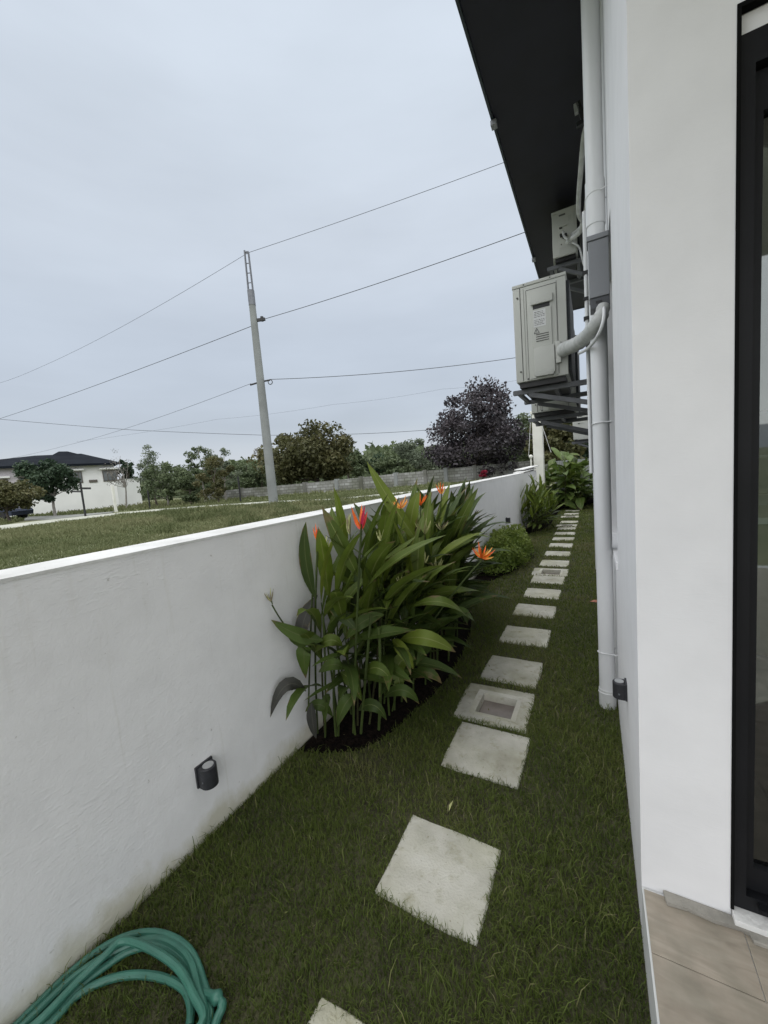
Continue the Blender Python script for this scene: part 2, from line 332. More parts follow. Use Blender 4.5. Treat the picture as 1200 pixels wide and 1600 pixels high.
# ------------------------------------------------------------------ object helpers
def tag(o, label=None, cat=None, group=None, kind=None):
    if label: o['label'] = label
    if cat: o['category'] = cat
    if group: o['group'] = group
    if kind: o['kind'] = kind
    return o
def thing(name, loc, label, cat, group=None, kind=None):
    o = bpy.data.objects.new(name, None); COL.objects.link(o); o.location = loc; o.empty_display_size = .1
    return tag(o, label, cat, group, kind)
def wloc(o):
    v = Vector((0, 0, 0))
    while o is not None: v += o.location; o = o.parent
    return v
class MB:
    def __init__(s, xf=None): s.v = []; s.f = []; s.uv = None; s.xf = xf
    def add(s, vs, fs):
        n = len(s.v); s.v += [Vector(p) for p in vs]; s.f += [tuple(i + n for i in f) for f in fs]; return s
    def box(s, x0, x1, y0, y1, z0, z1, b=0):
        x0, x1 = min(x0, x1), max(x0, x1); y0, y1 = min(y0, y1), max(y0, y1); z0, z1 = min(z0, z1), max(z0, z1)
        if b <= 0:
            return s.add([(x0, y0, z0), (x1, y0, z0), (x1, y1, z0), (x0, y1, z0), (x0, y0, z1), (x1, y0, z1), (x1, y1, z1), (x0, y1, z1)],
                         [(0, 3, 2, 1), (4, 5, 6, 7), (0, 1, 5, 4), (1, 2, 6, 5), (2, 3, 7, 6), (3, 0, 4, 7)])
        bm = bmesh.new(); bmesh.ops.create_cube(bm, size=1)
        for v in bm.verts: v.co = Vector(((x0 + x1) / 2 + v.co.x * (x1 - x0), (y0 + y1) / 2 + v.co.y * (y1 - y0), (z0 + z1) / 2 + v.co.z * (z1 - z0)))
        bmesh.ops.bevel(bm, geom=bm.edges[:], offset=b, segments=2, affect='EDGES', profile=.7)
        bm.verts.index_update()
        s.add([v.co.copy() for v in bm.verts], [tuple(v.index for v in f.verts) for f in bm.faces]); bm.free(); return s
    def tube(s, pts, r, n=10, cap=True):
        pts = [Vector(p) for p in pts]; rs = r if isinstance(r, (list, tuple)) else [r] * len(pts)
        vs = []; fs = []; ref = None
        for i, p in enumerate(pts):
            t = (pts[min(i + 1, len(pts) - 1)] - pts[max(i - 1, 0)]).normalized()
            if ref is None: ref = Vector((0, 0, 1)) if abs(t.z) < .9 else Vector((1, 0, 0))
            u = (ref - t * ref.dot(t)).normalized(); w = t.cross(u); ref = u
            for k in range(n):
                a = 2 * PI * k / n; vs.append(p + (u * math.cos(a) + w * math.sin(a)) * rs[i])
        for i in range(len(pts) - 1):
            for k in range(n):
                a = i * n + k; b = i * n + (k + 1) % n
                fs.append((a, b, b + n, a + n))
        if cap:
            fs.append(tuple(range(n - 1, -1, -1))); fs.append(tuple((len(pts) - 1) * n + k for k in range(n)))
        return s.add(vs, fs)
    def bar(s, a, b, w, h, up=(0, 0, 1)):
        a, b = Vector(a), Vector(b); t = (b - a).normalized(); up = Vector(up)
        if abs(t.dot(up)) > .95: up = Vector((1, 0, 0))
        sd = t.cross(up).normalized() * w / 2; u2 = sd.cross(t).normalized() * h / 2
        vs = [p + i * sd + j * u2 for p in (a, b) for i, j in ((-1, -1), (1, -1), (1, 1), (-1, 1))]
        return s.add(vs, [(0, 3, 2, 1), (4, 5, 6, 7), (0, 1, 5, 4), (1, 2, 6, 5), (2, 3, 7, 6), (3, 0, 4, 7)])
    def prism(s, poly, z0, z1, top_inset=0):
        n = len(poly); c = Vector((sum(p[0] for p in poly) / n, sum(p[1] for p in poly) / n))
        vs = [(p[0], p[1], z0) for p in poly]
        if top_inset:
            vs += [(p[0], p[1], z1 - top_inset) for p in poly]
            vs += [(c.x + (p[0] - c.x) * (1 - top_inset / max(.01, (Vector(p[:2]) - c).length)), c.y + (p[1] - c.y) * (1 - top_inset / max(.01, (Vector(p[:2]) - c).length)), z1) for p in poly]
            rings = 3
        else:
            vs += [(p[0], p[1], z1) for p in poly]; rings = 2
        fs = [tuple(range(n - 1, -1, -1)), tuple((rings - 1) * n + k for k in range(n))]
        for q in range(rings - 1):
            for k in range(n):
                a = q * n + k; b = q * n + (k + 1) % n; fs.append((a, b, b + n, a + n))
        return s.add(vs, fs)
    def build(s, name, m, parent=None, smooth=False, fix=True, label=None):
        me = bpy.data.meshes.new(name)
        off = wloc(parent) if parent is not None else Vector((0, 0, 0))
        vs = [(s.xf(v) if s.xf else v) - off for v in s.v]
        me.from_pydata([tuple(v) for v in vs], [], s.f); me.materials.append(m)
        if fix:
            bm = bmesh.new(); bm.from_mesh(me); bmesh.ops.recalc_face_normals(bm, faces=bm.faces[:]); bm.to_mesh(me); bm.free()
        if smooth: me.shade_smooth() if hasattr(me, 'shade_smooth') else None
        o = bpy.data.objects.new(name, me); COL.objects.link(o)
        if parent is not None: o.parent = parent
        if label: o['label'] = label
        return o
def auto_smooth(o, ang=35):
    me = o.data
    me.shade_smooth()
    bm = bmesh.new(); bm.from_mesh(me)
    for e in bm.edges:
        if len(e.link_faces) == 2 and e.calc_face_angle(0) > math.radians(ang): e.smooth = False
    bm.to_mesh(me); bm.free(); return o
def np_mesh(name, V, faces_flat, loop_starts, m, tint=None, parent=None, kind=None, smooth=False):
    me = bpy.data.meshes.new(name)
    me.vertices.add(len(V)); me.vertices.foreach_set('co', np.asarray(V, np.float32).ravel())
    me.loops.add(len(faces_flat)); me.loops.foreach_set('vertex_index', np.asarray(faces_flat, np.int32))
    me.polygons.add(len(loop_starts)); me.polygons.foreach_set('loop_start', np.asarray(loop_starts, np.int32))
    if tint is not None:
        a = me.attributes.new('tint', 'FLOAT', 'POINT'); a.data.foreach_set('value', np.asarray(tint, np.float32))
    me.update(calc_edges=True); me.validate(); me.materials.append(m)
    o = bpy.data.objects.new(name, me); COL.objects.link(o)
    if parent is not None: o.parent = parent
    if kind: o['kind'] = kind
    return o
def value_noise(x, y, s, seed=0):
    g = np.random.default_rng(seed).random((256, 256))
    x = x / s + 1000; y = y / s + 1000
    xi, yi = np.floor(x).astype(int), np.floor(y).astype(int); fx, fy = x - xi, y - yi
    fx = fx * fx * (3 - 2 * fx); fy = fy * fy * (3 - 2 * fy)
    a = g[xi % 256, yi % 256]; b = g[(xi + 1) % 256, yi % 256]; c = g[xi % 256, (yi + 1) % 256]; d = g[(xi + 1) % 256, (yi + 1) % 256]
    return (a * (1 - fx) + b * fx) * (1 - fy) + (c * (1 - fx) + d * fx) * fy
def blades(x, y, z, h, w, lean, tint, rng):
    """grass blades: two quads-and-tip bent strips, all in one array"""
    n = len(x); az = rng.random(n) * 2 * PI; fa = rng.random(n) * 2 * PI
    dx, dy = np.cos(az) * lean * h, np.sin(az) * lean * h
    wx, wy = np.cos(fa) * w / 2, np.sin(fa) * w / 2
    V = np.zeros((n, 5, 3))
    V[:, 0] = np.stack([x - wx, y - wy, z], 1); V[:, 1] = np.stack([x + wx, y + wy, z], 1)
    V[:, 2] = np.stack([x - wx * .8 + dx * .35, y - wy * .8 + dy * .35, z + h * .6], 1)
    V[:, 3] = np.stack([x + wx * .8 + dx * .35, y + wy * .8 + dy * .35, z + h * .6], 1)
    V[:, 4] = np.stack([x + dx, y + dy, z + h * (1 - .35 * np.minimum(lean, 1.2) ** 2)], 1)
    idx = np.arange(n)[:, None] * 5
    fl = (idx + np.array([0, 1, 3, 2, 2, 3, 4])[None]).ravel()
    ls = (np.arange(n)[:, None] * 7 + np.array([0, 4])[None]).ravel()
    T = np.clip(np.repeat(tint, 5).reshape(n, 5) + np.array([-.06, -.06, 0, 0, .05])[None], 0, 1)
    return V.reshape(-1, 3), fl, ls, T.ravel()
def leaf_cards(P, size, rng, tint, up=.3, aspect=.55):
    """leaf-sized folded diamonds (two triangles each)"""
    n = len(P)
    a = rng.normal(size=(n, 3)); a[:, 2] -= .2; a /= np.linalg.norm(a, axis=1, keepdims=True)
    b = rng.normal(size=(n, 3)); b[:, 2] += up
    b -= a * (a * b).sum(1, keepdims=True); b /= np.linalg.norm(b, axis=1, keepdims=True)
    c = np.cross(a, b)
    s = size * (.6 + .8 * rng.random(n)); s = s[:, None]
    V = np.zeros((n, 4, 3))
    V[:, 0] = P - a * s * .5; V[:, 2] = P + a * s * .5
    V[:, 1] = P + c * s * .5 * aspect + b * s * .08; V[:, 3] = P - c * s * .5 * aspect + b * s * .08
    idx = np.arange(n)[:, None] * 4
    fl = (idx + np.array([0, 1, 2, 0, 2, 3])[None]).ravel(); ls = np.arange(2 * n) * 3
    return V.reshape(-1, 3), fl, ls, np.repeat(np.clip(tint, 0, 1), 4)
def in_poly(x, y, poly):
    c = np.zeros(len(x), bool); j = len(poly) - 1
    for i in range(len(poly)):
        xi, yi = poly[i][:2]; xj, yj = poly[j][:2]
        if yi != yj: c ^= ((yi > y) != (yj > y)) & (x < (xj - xi) * (y - yi) / (yj - yi) + xi)
        j = i
    return c
def smooth_path(pts, n=8):
    pts = [Vector(p) for p in pts]; out = []
    for i in range(len(pts) - 1):
        p0, p1, p2, p3 = pts[max(i - 1, 0)], pts[i], pts[i + 1], pts[min(i + 2, len(pts) - 1)]
        for k in range(n):
            t = k / n; out.append(.5 * ((2 * p1) + (p2 - p0) * t + (2 * p0 - 5 * p1 + 4 * p2 - p3) * t * t + (3 * p1 - p0 - 3 * p2 + p3) * t ** 3))
    out.append(pts[-1]); return out

# ================================================================== GROUND
FZ = .55                                       # field level beyond the garden wall
WALL_X, WALL_T, WALL_H = -1.56, .22, 1.333
BED = [(-1.56, 1.52), (-1.47, 1.535), (-1.35, 1.58), (-1.226, 1.66), (-1.142, 1.80), (-1.086, 2.04), (-1.04, 2.30), (-1.02, 2.57), (-1.03, 2.94), (-1.09, 3.39), (-1.21, 3.87), (-1.40, 4.15), (-1.56, 4.25)]
BED2 = [(-1.56, 4.95), (-1.31, 5.1), (-1.13, 5.6), (-1.06, 6.2), (-1.10, 6.9), (-1.26, 7.6), (-1.56, 7.9)]
BED3 = [(-1.56, 8.6), (-1.35, 8.85), (-1.12, 9.5), (-1.06, 10.2), (-1.1, 11.2), (-1.2, 12.6), (-1.25, 14.2), (-1.1, 15.1), (-.6, 15.55), (.2, 15.6), (.2, 18.5), (-1.78, 18.5), (-1.78, 11.82), (-1.56, 11.82)]
m = MB(); y_ = -4                                 # one sheet with openings for the four drain basins
for hx, hy, hh in ((-.613, 2.36, .111), (-.618, 5.715, .121), (-.688, 9.975, .121), (-.708, 11.575, .121)):
    m.add([(-1.6, y_, 0), (.2, y_, 0), (.2, hy - hh, 0), (-1.6, hy - hh, 0)], [(0, 1, 2, 3)])
    m.add([(-1.6, hy - hh, 0), (hx - hh, hy - hh, 0), (hx - hh, hy + hh, 0), (-1.6, hy + hh, 0)], [(0, 1, 2, 3)])
    m.add([(hx + hh, hy - hh, 0), (.2, hy - hh, 0), (.2, hy + hh, 0), (hx + hh, hy + hh, 0)], [(0, 1, 2, 3)]); y_ = hy + hh
m.add([(-1.6, y_, 0), (.2, y_, 0), (.2, 30, 0), (-1.6, 30, 0)], [(0, 1, 2, 3)])
tag(m.build('lawn_ground', W['lawn_soil'], fix=False), 'dark soil under the clipped side lawn', 'ground', kind='structure')
m = MB(); m.add([(-900, -300, FZ), (-1.7, -300, FZ), (-1.7, 11.75, FZ), (-1.7, 900, FZ), (-900, 900, FZ)], [(0, 1, 2, 3, 4)])
m.add([(-1.69, 18.6, FZ), (600, 18.6, FZ), (600, 900, FZ), (-1.69, 900, FZ)], [(0, 1, 2, 3)])
tag(m.build('field', W['field_soil'], fix=False), 'open grassy field beyond the garden wall', 'field', kind='structure')
m = MB(); m.add([(-900, -300, -.15), (600, -300, -.15), (600, 900, -.15), (-900, 900, -.15)], [(0, 1, 2, 3)])
tag(m.build('ground', W['field_soil'], fix=False), 'ground under the plots', 'ground', kind='structure')
def bed(poly, label, seed):
    rg = np.random.default_rng(seed); m = MB()
    c = Vector((sum(p[0] for p in poly) / len(poly), sum(p[1] for p in poly) / len(poly)))
    n = len(poly); ring = [(p[0], p[1], .004) for p in poly]; r2 = [(c.x + (p[0] - c.x) * .8, c.y + (p[1] - c.y) * .8, .03 + .02 * rg.random()) for p in poly]
    m.add(ring + r2 + [(c.x, c.y, .055)], [(k, (k + 1) % n, n + (k + 1) % n, n + k) for k in range(n)] + [(n + k, n + (k + 1) % n, 2 * n) for k in range(n)])
    o = m.build('planting_bed', W['soil'], smooth=True); return tag(o, label, 'planting bed', kind='structure')
bed(BED, 'curved bed of dark bare soil under the orange flowered clump', 1)
bed(BED2, 'curved soil bed under the low bright green bush', 2)
bed(BED3, 'soil bed at the far end of the side lawn', 3)

# ---- stepping stones
STONES = [  # x centre, y centre, width, depth (metres, measured), worn?
 (-.575, 1.23, .395, .36, 0), (-.57, 1.93, .40, .385, 1), (-.607, 2.84, .40, .385, 1), (-.612, 3.49, .405, .38, 0), (-.62, 4.145, .405, .36, 1),
 (-.615, 4.745, .395, .355, 0), (-.62, 5.33, .40, .36, 1), (-.62, 6.24, .40, .38, 0), (-.635, 6.92, .40, .36, 1), (-.64, 7.62, .40, .37, 0), (-.645, 8.27, .395, .35, 1),
 (-.66, 8.88, .40, .34, 0), (-.665, 9.55, .395, .33, 1), (-.675, 10.57, .40, .40, 0), (-.715, 12.18, .395, .40, 1), (-.735, 12.95, .40, .38, 0), (-.75, 13.62, .40, .38, 1), (-.765, 14.3, .40, .38, 0), (-.78, 14.95, .40, .36, 1), (-.562, .562, .40, .36, 0)]
stone_words = {0: 'large pale square stepping stone alone in the near lawn, nearest whole one', 1: 'pale stepping stone touching the near side of the first sunken drain frame',
 2: 'pale stepping stone just beyond the first sunken drain frame', 3: 'pale stepping stone third beyond the nearest whole stone, with grass over its front edge', 4: 'stepping stone with grass gap, second beyond the first drain frame',
 5: 'stepping stone third beyond the first drain frame', 6: 'narrow stepping stone touching the near side of the second drain frame', 7: 'stepping stone just beyond the second drain frame',
 8: 'stepping stone second beyond the second drain frame', 9: 'stepping stone third beyond the second drain frame', 10: 'stepping stone fourth beyond the second drain frame', 11: 'stepping stone fifth beyond the second drain frame',
 12: 'far stepping stone touching the near side of the third drain frame', 13: 'far stepping stone between the third and fourth drain frames', 14: 'far stepping stone just beyond the fourth drain frame',
 15: 'far stepping stone fourth from the end of the path', 16: 'far stepping stone third from the end of the path', 17: 'far stepping stone next to last on the path', 18: 'last stepping stone at the dark planting',
 19: 'stepping stone cut off by the bottom edge of the photo beside the hose'}
SURF = .007
def slab_poly(cx, cy, w, d, rot, jit, rg, k=4):
    cs = [(-w / 2, -d / 2), (w / 2, -d / 2), (w / 2, d / 2), (-w / 2, d / 2)]; P = []
    for i in range(4):
        a, b = cs[i], cs[(i + 1) % 4]
        for q in range(k):
            t = q / k; x = a[0] + (b[0] - a[0]) * t; y = a[1] + (b[1] - a[1]) * t
            if q == 0: x *= .985; y *= .985
            x += rg.uniform(-jit, jit); y += rg.uniform(-jit, jit)
            P.append((cx + x * math.cos(rot) - y * math.sin(rot), cy + x * math.sin(rot) + y * math.cos(rot)))
    return P
rg = random.Random(3); MASK = []
for i, (cx, cy, w, d, worn) in enumerate(STONES):
    m = MB(); P = slab_poly(cx, cy, w, d, rg.uniform(-.02, .02) + .012, .004, rg); m.prism(P, -.03, SURF + rg.uniform(-.002, .003), .006)
    o = m.build('stepping_stone', W['concrete_b'] if worn else W['concrete'])
    tag(o, stone_words[i], 'stepping stone', 'concrete stepping stones along the side lawn'); MASK.append((cx, cy, w, d))
# ---- sunken drain frames
DRAINS = [(-.625, 2.365, .44, .42, .22, 'first sunken drain frame with grey lid between two near stones'), (-.63, 5.72, .46, .40, .24, 'second sunken drain frame on the stone path, level with the low bush'),
          (-.70, 9.98, .46, .36, .24, 'third sunken drain frame on the path, beyond the middle'), (-.72, 11.58, .46, .38, .24, 'fourth and farthest sunken drain frame on the path')]
for cx, cy, w, d, hole, lab in DRAINS:
    t = thing('drain_basin', (cx, cy, 0), lab, 'drain', 'sunken drain frames on the stone path')
    m = MB(); P = slab_poly(cx, cy, w, d, .02, .006, rg, 4)
    h = hole / 2; hx, hy = cx + .012, cy - .005
    k = 4; inn = []
    cs = [(-h, -h), (h, -h), (h, h), (-h, h)]
    for i in range(4):
        a, b = cs[i], cs[(i + 1) % 4]
        for q in range(k): inn.append((hx + a[0] + (b[0] - a[0]) * q / k, hy + a[1] + (b[1] - a[1]) * q / k))
    n = len(P); zt = SURF - .002
    mid = [((p[0] * .3 + q[0] * .7), (p[1] * .3 + q[1] * .7)) for p, q in zip(P, inn)]
    m.add([(p[0], p[1], -.03) for p in P] + [(p[0], p[1], zt) for p in P] + [(p[0], p[1], zt + .004) for p in mid], [(k_, (k_ + 1) % n, n + (k_ + 1) % n, n + k_) for k_ in range(n)] + [(n + k_, n + (k_ + 1) % n, 2 * n + (k_ + 1) % n, 2 * n + k_) for k_ in range(n)])
    m.build('rim', W['concrete_b'], t)
    m = MB()
    m.add([(p[0], p[1], zt + .006) for p in mid] + [(p[0], p[1], zt + .002) for p in inn] + [(p[0], p[1], -.10) for p in inn] + [(p[0], p[1], zt - .012) for p in mid],
          [(k_, (k_ + 1) % n, n + (k_ + 1) % n, n + k_) for k_ in range(n)] + [(n + k_, n + (k_ + 1) % n, 2 * n + (k_ + 1) % n, 2 * n + k_) for k_ in range(n)] + [(3 * n + k_, 3 * n + (k_ + 1) % n, (k_ + 1) % n, k_) for k_ in range(n)])
    m.build('inner_lip', W['concrete'], t)
    m = MB(); m.box(hx - h - .002, hx + h + .002, hy - h - .002, hy + h + .002, -.10, -.045, .004); m.build('lid', W['wet_grey'], t)
    MASK.append((cx, cy, w, d))

# ================================================================== GARDEN WALL
t = thing('garden_wall', (WALL_X, 4, 0), 'long low white stuccoed garden wall on the left of the lawn', 'wall')
m = MB(); m.box(WALL_X - WALL_T, WALL_X, -4, 11.82, -.1, WALL_H - .012); m.build('wall_body', W['garden_wall'], t)
m = MB(); 
segs = 24
for i in range(segs):
    y0 = -4 + i * 15.82 / segs; y1 = -4 + (i + 1) * 15.82 / segs
m.box(WALL_X - WALL_T - .003, WALL_X + .003, -4, 11.823, WALL_H - .0118, WALL_H, 0); m.build('wall_cap', W['wall_cap'], t)
def wall_light(p, nx, label, xf=None, s=1.0):
    """up-down light: flat back plate, D-shaped drum, round lens on top; nx = direction it faces along x"""
    t = thing('wall_light', p if xf is None else xf(p), label, 'wall light', 'charcoal wall lights on white walls')
    x, y, z = p
    m = MB(xf); m.box(x, x + nx * .013 * s, y - .052 * s, y + .052 * s, z - .056 * s, z + .064 * s, .002); m.build('back_plate', W['lamp_body'], t)
    m = MB(xf); P = [(x + nx * .013 * s, y - .044 * s), (x + nx * .038 * s, y - .044 * s)]
    for k in range(11):
        a = -PI / 2 + PI * k / 10; P.append((x + nx * (.043 * s + .044 * s * math.cos(a)), y + .044 * s * math.sin(a)))
    P += [(x + nx * .038 * s, y + .044 * s), (x + nx * .013 * s, y + .044 * s)]
    m.prism(P, z - .056 * s, z + .058 * s, .003); o = m.build('drum', W['lamp_body'], t); auto_smooth(o, 30)
    for k, zz in (('lens', z + .0585 * s), ('lens', z - .0585 * s)):
        m = MB(xf); c = [(x + nx * .046 * s + .029 * s * math.cos(a * PI / 8), y + .029 * s * math.sin(a * PI / 8)) for a in range(16)]
        m.prism(c, zz, zz + .002); m.build('lens', W['lens'], t)
    m = MB(xf); m.tube([(x + nx * .05 * s, y - .044 * s, z - .01), (x + nx * .05 * s, y - .047 * s, z - .01)], .004, 8); m.build('screw', W['pole_metal'], t)
    return t
wall_light((WALL_X, .95, .302), 1, 'charcoal drum wall light low on the left garden wall nearest the hose', None, .80)
wall_light((WALL_X, 7.45, .50), 1, 'small dark wall light far along the garden wall above the low bush', None, .9)
wall_light((.08, 1.80, .57), -1, 'dark wall light on the house wall beside the foot of the drain pipe', house_xf, .60)

# ================================================================== HOUSE
HX = .08; HF = 1.3; SOF = 4.35; TER = .2; HEND = 8.45; XR = 4.5
DX0, DX1, DTOP = .295, 2.7, 2.555
house = thing('house', (HX + 1, HF + 1, 0), 'white painted house with dark overhanging eave on the right', 'house')
def hb(): return MB(house_xf)
# side wall with a tall narrow window recess
WY0, WY1, WZ0, WZ1 = 2.30, 3.20, 1.0, 2.74
m = hb()
T = .16
for y0, y1, z0, z1 in ((HF, WY0, -.1, SOF), (WY1, 16.5, -.1, SOF if True else 0)):
    pass
m.box(HX, HX + T, HF, WY0, -.1, SOF); m.box(HX, HX + T, WY1, HEND, -.1, SOF)
m.box(HX, HX + T, WY0, WY1, -.1, WZ0); m.box(HX, HX + T, WY0, WY1, WZ1, SOF)
m.box(HX, HX + T, HEND, 16.0, -.1, 3.3)
m.build('side_wall', W['house_wall'], house)
m = hb(); m.box(HX + T, DX0, HF, HF + .16, -.1, SOF); m.box(DX0, DX1, HF, HF + .16, DTOP, SOF); m.box(DX1, XR, HF, HF + .16, -.1, SOF)
m.box(DX0, DX1, HF + .045, HF + .16, -.1, TER + .002)
m.build('front_wall', W['house_wall'], house)
m = hb(); m.box(HX + T, XR, HF + .16, 16.0, SOF - .15, SOF - .05); m.box(XR - .15, XR, HF + .16, HEND, -.1, SOF - .15); m.build('inner_ceiling', W['room'], house)
m = hb(); m.box(HX + T, XR - .15, 4.6, 4.7, -.1, SOF - .15); m.box(HX + T, HX + T + .02, HF + .16, 4.6, TER, 3); m.build('partition_wall', W['room'], house)
m = hb(); m.box(HX + T, XR - .15, HF + .16, 4.6, .1, TER - .002); m.build('room_floor', W['room_floor'], house)
m = hb(); m.box(HX + .09, HX + .10, WY0, WY1, WZ0, WZ1); wf = m.build('window', W['far_glass'], house)
m = hb()
for a, b, c, d in ((WY0, WY0 + .03, WZ0, WZ1), (WY1 - .03, WY1, WZ0, WZ1), (WY0 + .03, WY1 - .03, WZ0, WZ0 + .03), (WY0 + .03, WY1 - .03, WZ1 - .03, WZ1)):
    m.box(HX + .06, HX + .088, a, b, c, d)
m.build('window_frame', W['frame'], wf)
m = hb(); m.box(HX - .010, HX + .06, WY0 - .02, WY1 + .03, WZ0 - .04, WZ0 + .001, .003); m.build('window_sill', W['house_wall'], wf)
# eave: soffit boards, fascia, roof
EX = -.66
m = hb(); 
m.box(EX, XR, -1.3, HEND, SOF, SOF + .02)
m.build('soffit', W['soffit'], house)
m = hb(); m.box(EX - .02, EX - .002, -1.32, HEND + .02, SOF - .012, SOF + .19); m.box(EX, XR, HEND + .002, HEND + .02, SOF - .012, SOF + .19); m.box(EX, XR, -1.32, -1.302, SOF - .012, SOF + .19); m.build('fascia', W['fascia'], house)
m = hb(); m.add([(EX - .06, -1.36, SOF + .17), (EX - .06, HEND + .06, SOF + .17), (XR, HEND + .06, SOF + .17), (XR, -1.36, SOF + .17), (2.6, 2.2, SOF + 1.5), (2.6, HEND - 2.8, SOF + 1.5)],
             [(0, 1, 5, 4), (1, 2, 5), (2, 3, 4, 5), (3, 0, 4), (0, 3, 2, 1)]); m.build('roof', W['roof'], house)
m = hb()
for yy in (3.55, 6.0): m.box(EX - .026, EX + .02, yy - .03, yy + .03, SOF - .05, SOF - .014)
m.build('gutter_bracket', W['grey_box'], house)
m = hb(); m.box(HX + .03, XR, -1.7, HF - .003, 3.06, 3.13); m.build('unseen_porch_ceiling', W['house_wall'], house)  # guessed ceiling out of view, added to darken the upper front wall
# sliding door
m = hb(); 
m.box(DX0 + .004, DX0 + .036, HF + .012, HF + .10, TER + .03, DTOP - .055); m.box(DX1 - .05, DX1, HF + .012, HF + .10, TER + .03, DTOP - .055)
m.box(DX0 + .036, DX1 - .05, HF + .012, HF + .10, DTOP - .125, DTOP - .055)
m.box(DX0 + .036, DX1 - .05, HF + .012, HF + .10, TER + .03, TER + .075)
df = m.build('sliding_door', W['frame'], house)
m = hb(); m.box(DX0 + .009, DX1, HF + .02, HF + .09, DTOP - .052, DTOP - .008); m.build('lintel_filler', W['house_wall'], df)
m = hb(); m.box(DX0 - .001, DX0 + .007, HF - .002, HF + .02, TER + .03, DTOP + .004); m.box(DX0 + .007, DX1, HF - .002, HF + .02, DTOP - .006, DTOP + .004); m.build('sealant_strip', W['sealant'], df)
m = hb(); x0, x1 = DX0 + .038, 1.55
m.box(x0, x0 + .019, HF + .035, HF + .075, TER + .078, DTOP - .13); m.box(x1 - .04, x1, HF + .035, HF + .075, TER + .078, DTOP - .13)
m.box(x0 + .019, x1 - .04, HF + .035, HF + .075, TER + .078, TER + .15); m.box(x0 + .019, x1 - .04, HF + .035, HF + .075, DTOP - .22, DTOP - .13)
m.build('sash', W['frame'], df)
m = hb(); m.box(x0 + .021, x1 - .042, HF + .052, HF + .058, TER + .152, DTOP - .222); m.build('pane', W['glass'], df)
m = hb(); m.box(x1, DX1 - .055, HF + .085, HF + .091, TER + .08, DTOP - .13); m.build('pane', W['glass'], df)
m = hb(); m.box(DX0 + .06, DX1, HF - .012, HF + .012, TER + .056, TER + .068); m.build('track', W['frame'], df)
m = hb(); m.box(DX0 + .002, DX1, HF - .03, HF + .043, TER + .003, TER + .028, .003); m.build('threshold', W['wall_cap'], house)
# room furniture behind the glass
kc = thing('kitchen_counter', house_xf((1.1, 3.5, TER)), 'kitchen counter with pale top seen through the glass door, front painted like an olive reflection', 'counter')
m = hb(); m.box(.45, 2.6, 3.2, 3.8, TER, TER + .86); m.build('body', W['counter_body'], kc)  # olive colour stands for the greenish reflection in the glass
m = hb(); m.box(.42, 2.63, 3.17, 3.83, TER + .86, TER + .90, .004); m.build('counter_top', W['counter_top'], kc)
kb = thing('wall_cabinet', house_xf((1.2, 4.4, 1.2)), 'dark wall cabinet seen through the glass door', 'cabinet')
m = hb(); m.box(.3, 2.8, 4.2, 4.58, TER + .95, 1.82, .005); m.build('cabinet_body', W['dark_wood'], kb)
m = hb(); m.box(.3, 2.8, 4.196, 4.1985, 1.45, 1.465); m.build('shelf_edge', W['room'], kb)

# terrace
ter = MB(house_xf); ter.box(HX, XR, -3, HF - .002, -.1, TER - .004)
tag(ter.build('terrace', W['pvc_dull']), 'white edged concrete terrace base in front of the house', 'terrace', kind='structure')
terr = bpy.data.objects['terrace']; rows = [HF - .012 - .188, ]
y = 1.112 - .0; ys = [1.29, 1.112]
while y > -2.7: y -= .2; ys.append(y)
rg = random.Random(11)
for i in range(len(ys) - 1):
    y1, y0 = ys[i], ys[i + 1]; x = HX + .004; first = True
    L0 = .232 if i == 0 else rg.uniform(.3, .8)
    while x < 3.2:
        ln = L0 if first else .8; first = False
        m = MB(house_xf); g = .0009
        m.box(x + g, x + ln - g, y0 + g, y1 - g, TER - .0038, TER + rg.uniform(-.0008, .0008), .001)
        m.build('floor_tile', W['tile'], terr); x += ln
m = hb(); rg = random.Random(5)
P = [(.135, 1.299), (.14, 1.262), (.19, 1.268), (.25, 1.262), (.31, 1.268), (.325, 1.262), (.33, 1.245), (.6, 1.25), (.6, 1.27), (.32, 1.285), (.29, 1.299)]
m.prism(P, TER + .0012, TER + .012, .003); m.build('mortar_smear', W['mortar'], house)

# ================================================================== PIPES AND BOXES ON THE HOUSE WALL
pr = .044; px_, py_ = .024, 2.62
dp = thing('drain_pipe', house_xf((px_, py_, 0)), 'tall white drain pipe nearest the house corner', 'drain pipe', 'white drain pipes on the house side')
def vpipe(x, y, z0, z1, r, n=24): return MB(house_xf).tube([(x, y, z0), (x, y, z1)], r, n)
auto_smooth(vpipe(px_, py_, -.05, SOF - .002, pr).build('pipe', W['pvc'], dp))
auto_smooth(vpipe(px_, py_, 2.83, 3.06, pr + .004).build('coupling', W['pvc'], dp))
auto_smooth(vpipe(px_, py_, -.03, .115, pr + .004).build('coupling', W['pvc_dull'], dp))
for zz in (.36, .10, 2.99, 1.75):
    m = MB(house_xf)
    pts = [(HX - .001, py_ - .052, zz)] + [(px_ + (pr + .0045) * math.cos(a), py_ + (pr + .0045) * math.sin(a), zz - .018 * (1 - math.cos(a + PI / 2)) / 2 * (2 if zz > 2 else 1)) for a in [math.radians(d) for d in range(-60, -241, -20)]] + [(HX - .001, py_ + .052, zz)]
    m.tube(pts, .0032, 6); m.build('strap', W['pvc'], dp)
far_lab = {5.95: 'second white drain pipe, just showing past the nearest one', 10.45: 'third white drain pipe farther along the house wall', 13.6: 'farthest white drain pipe near the end of the house'}
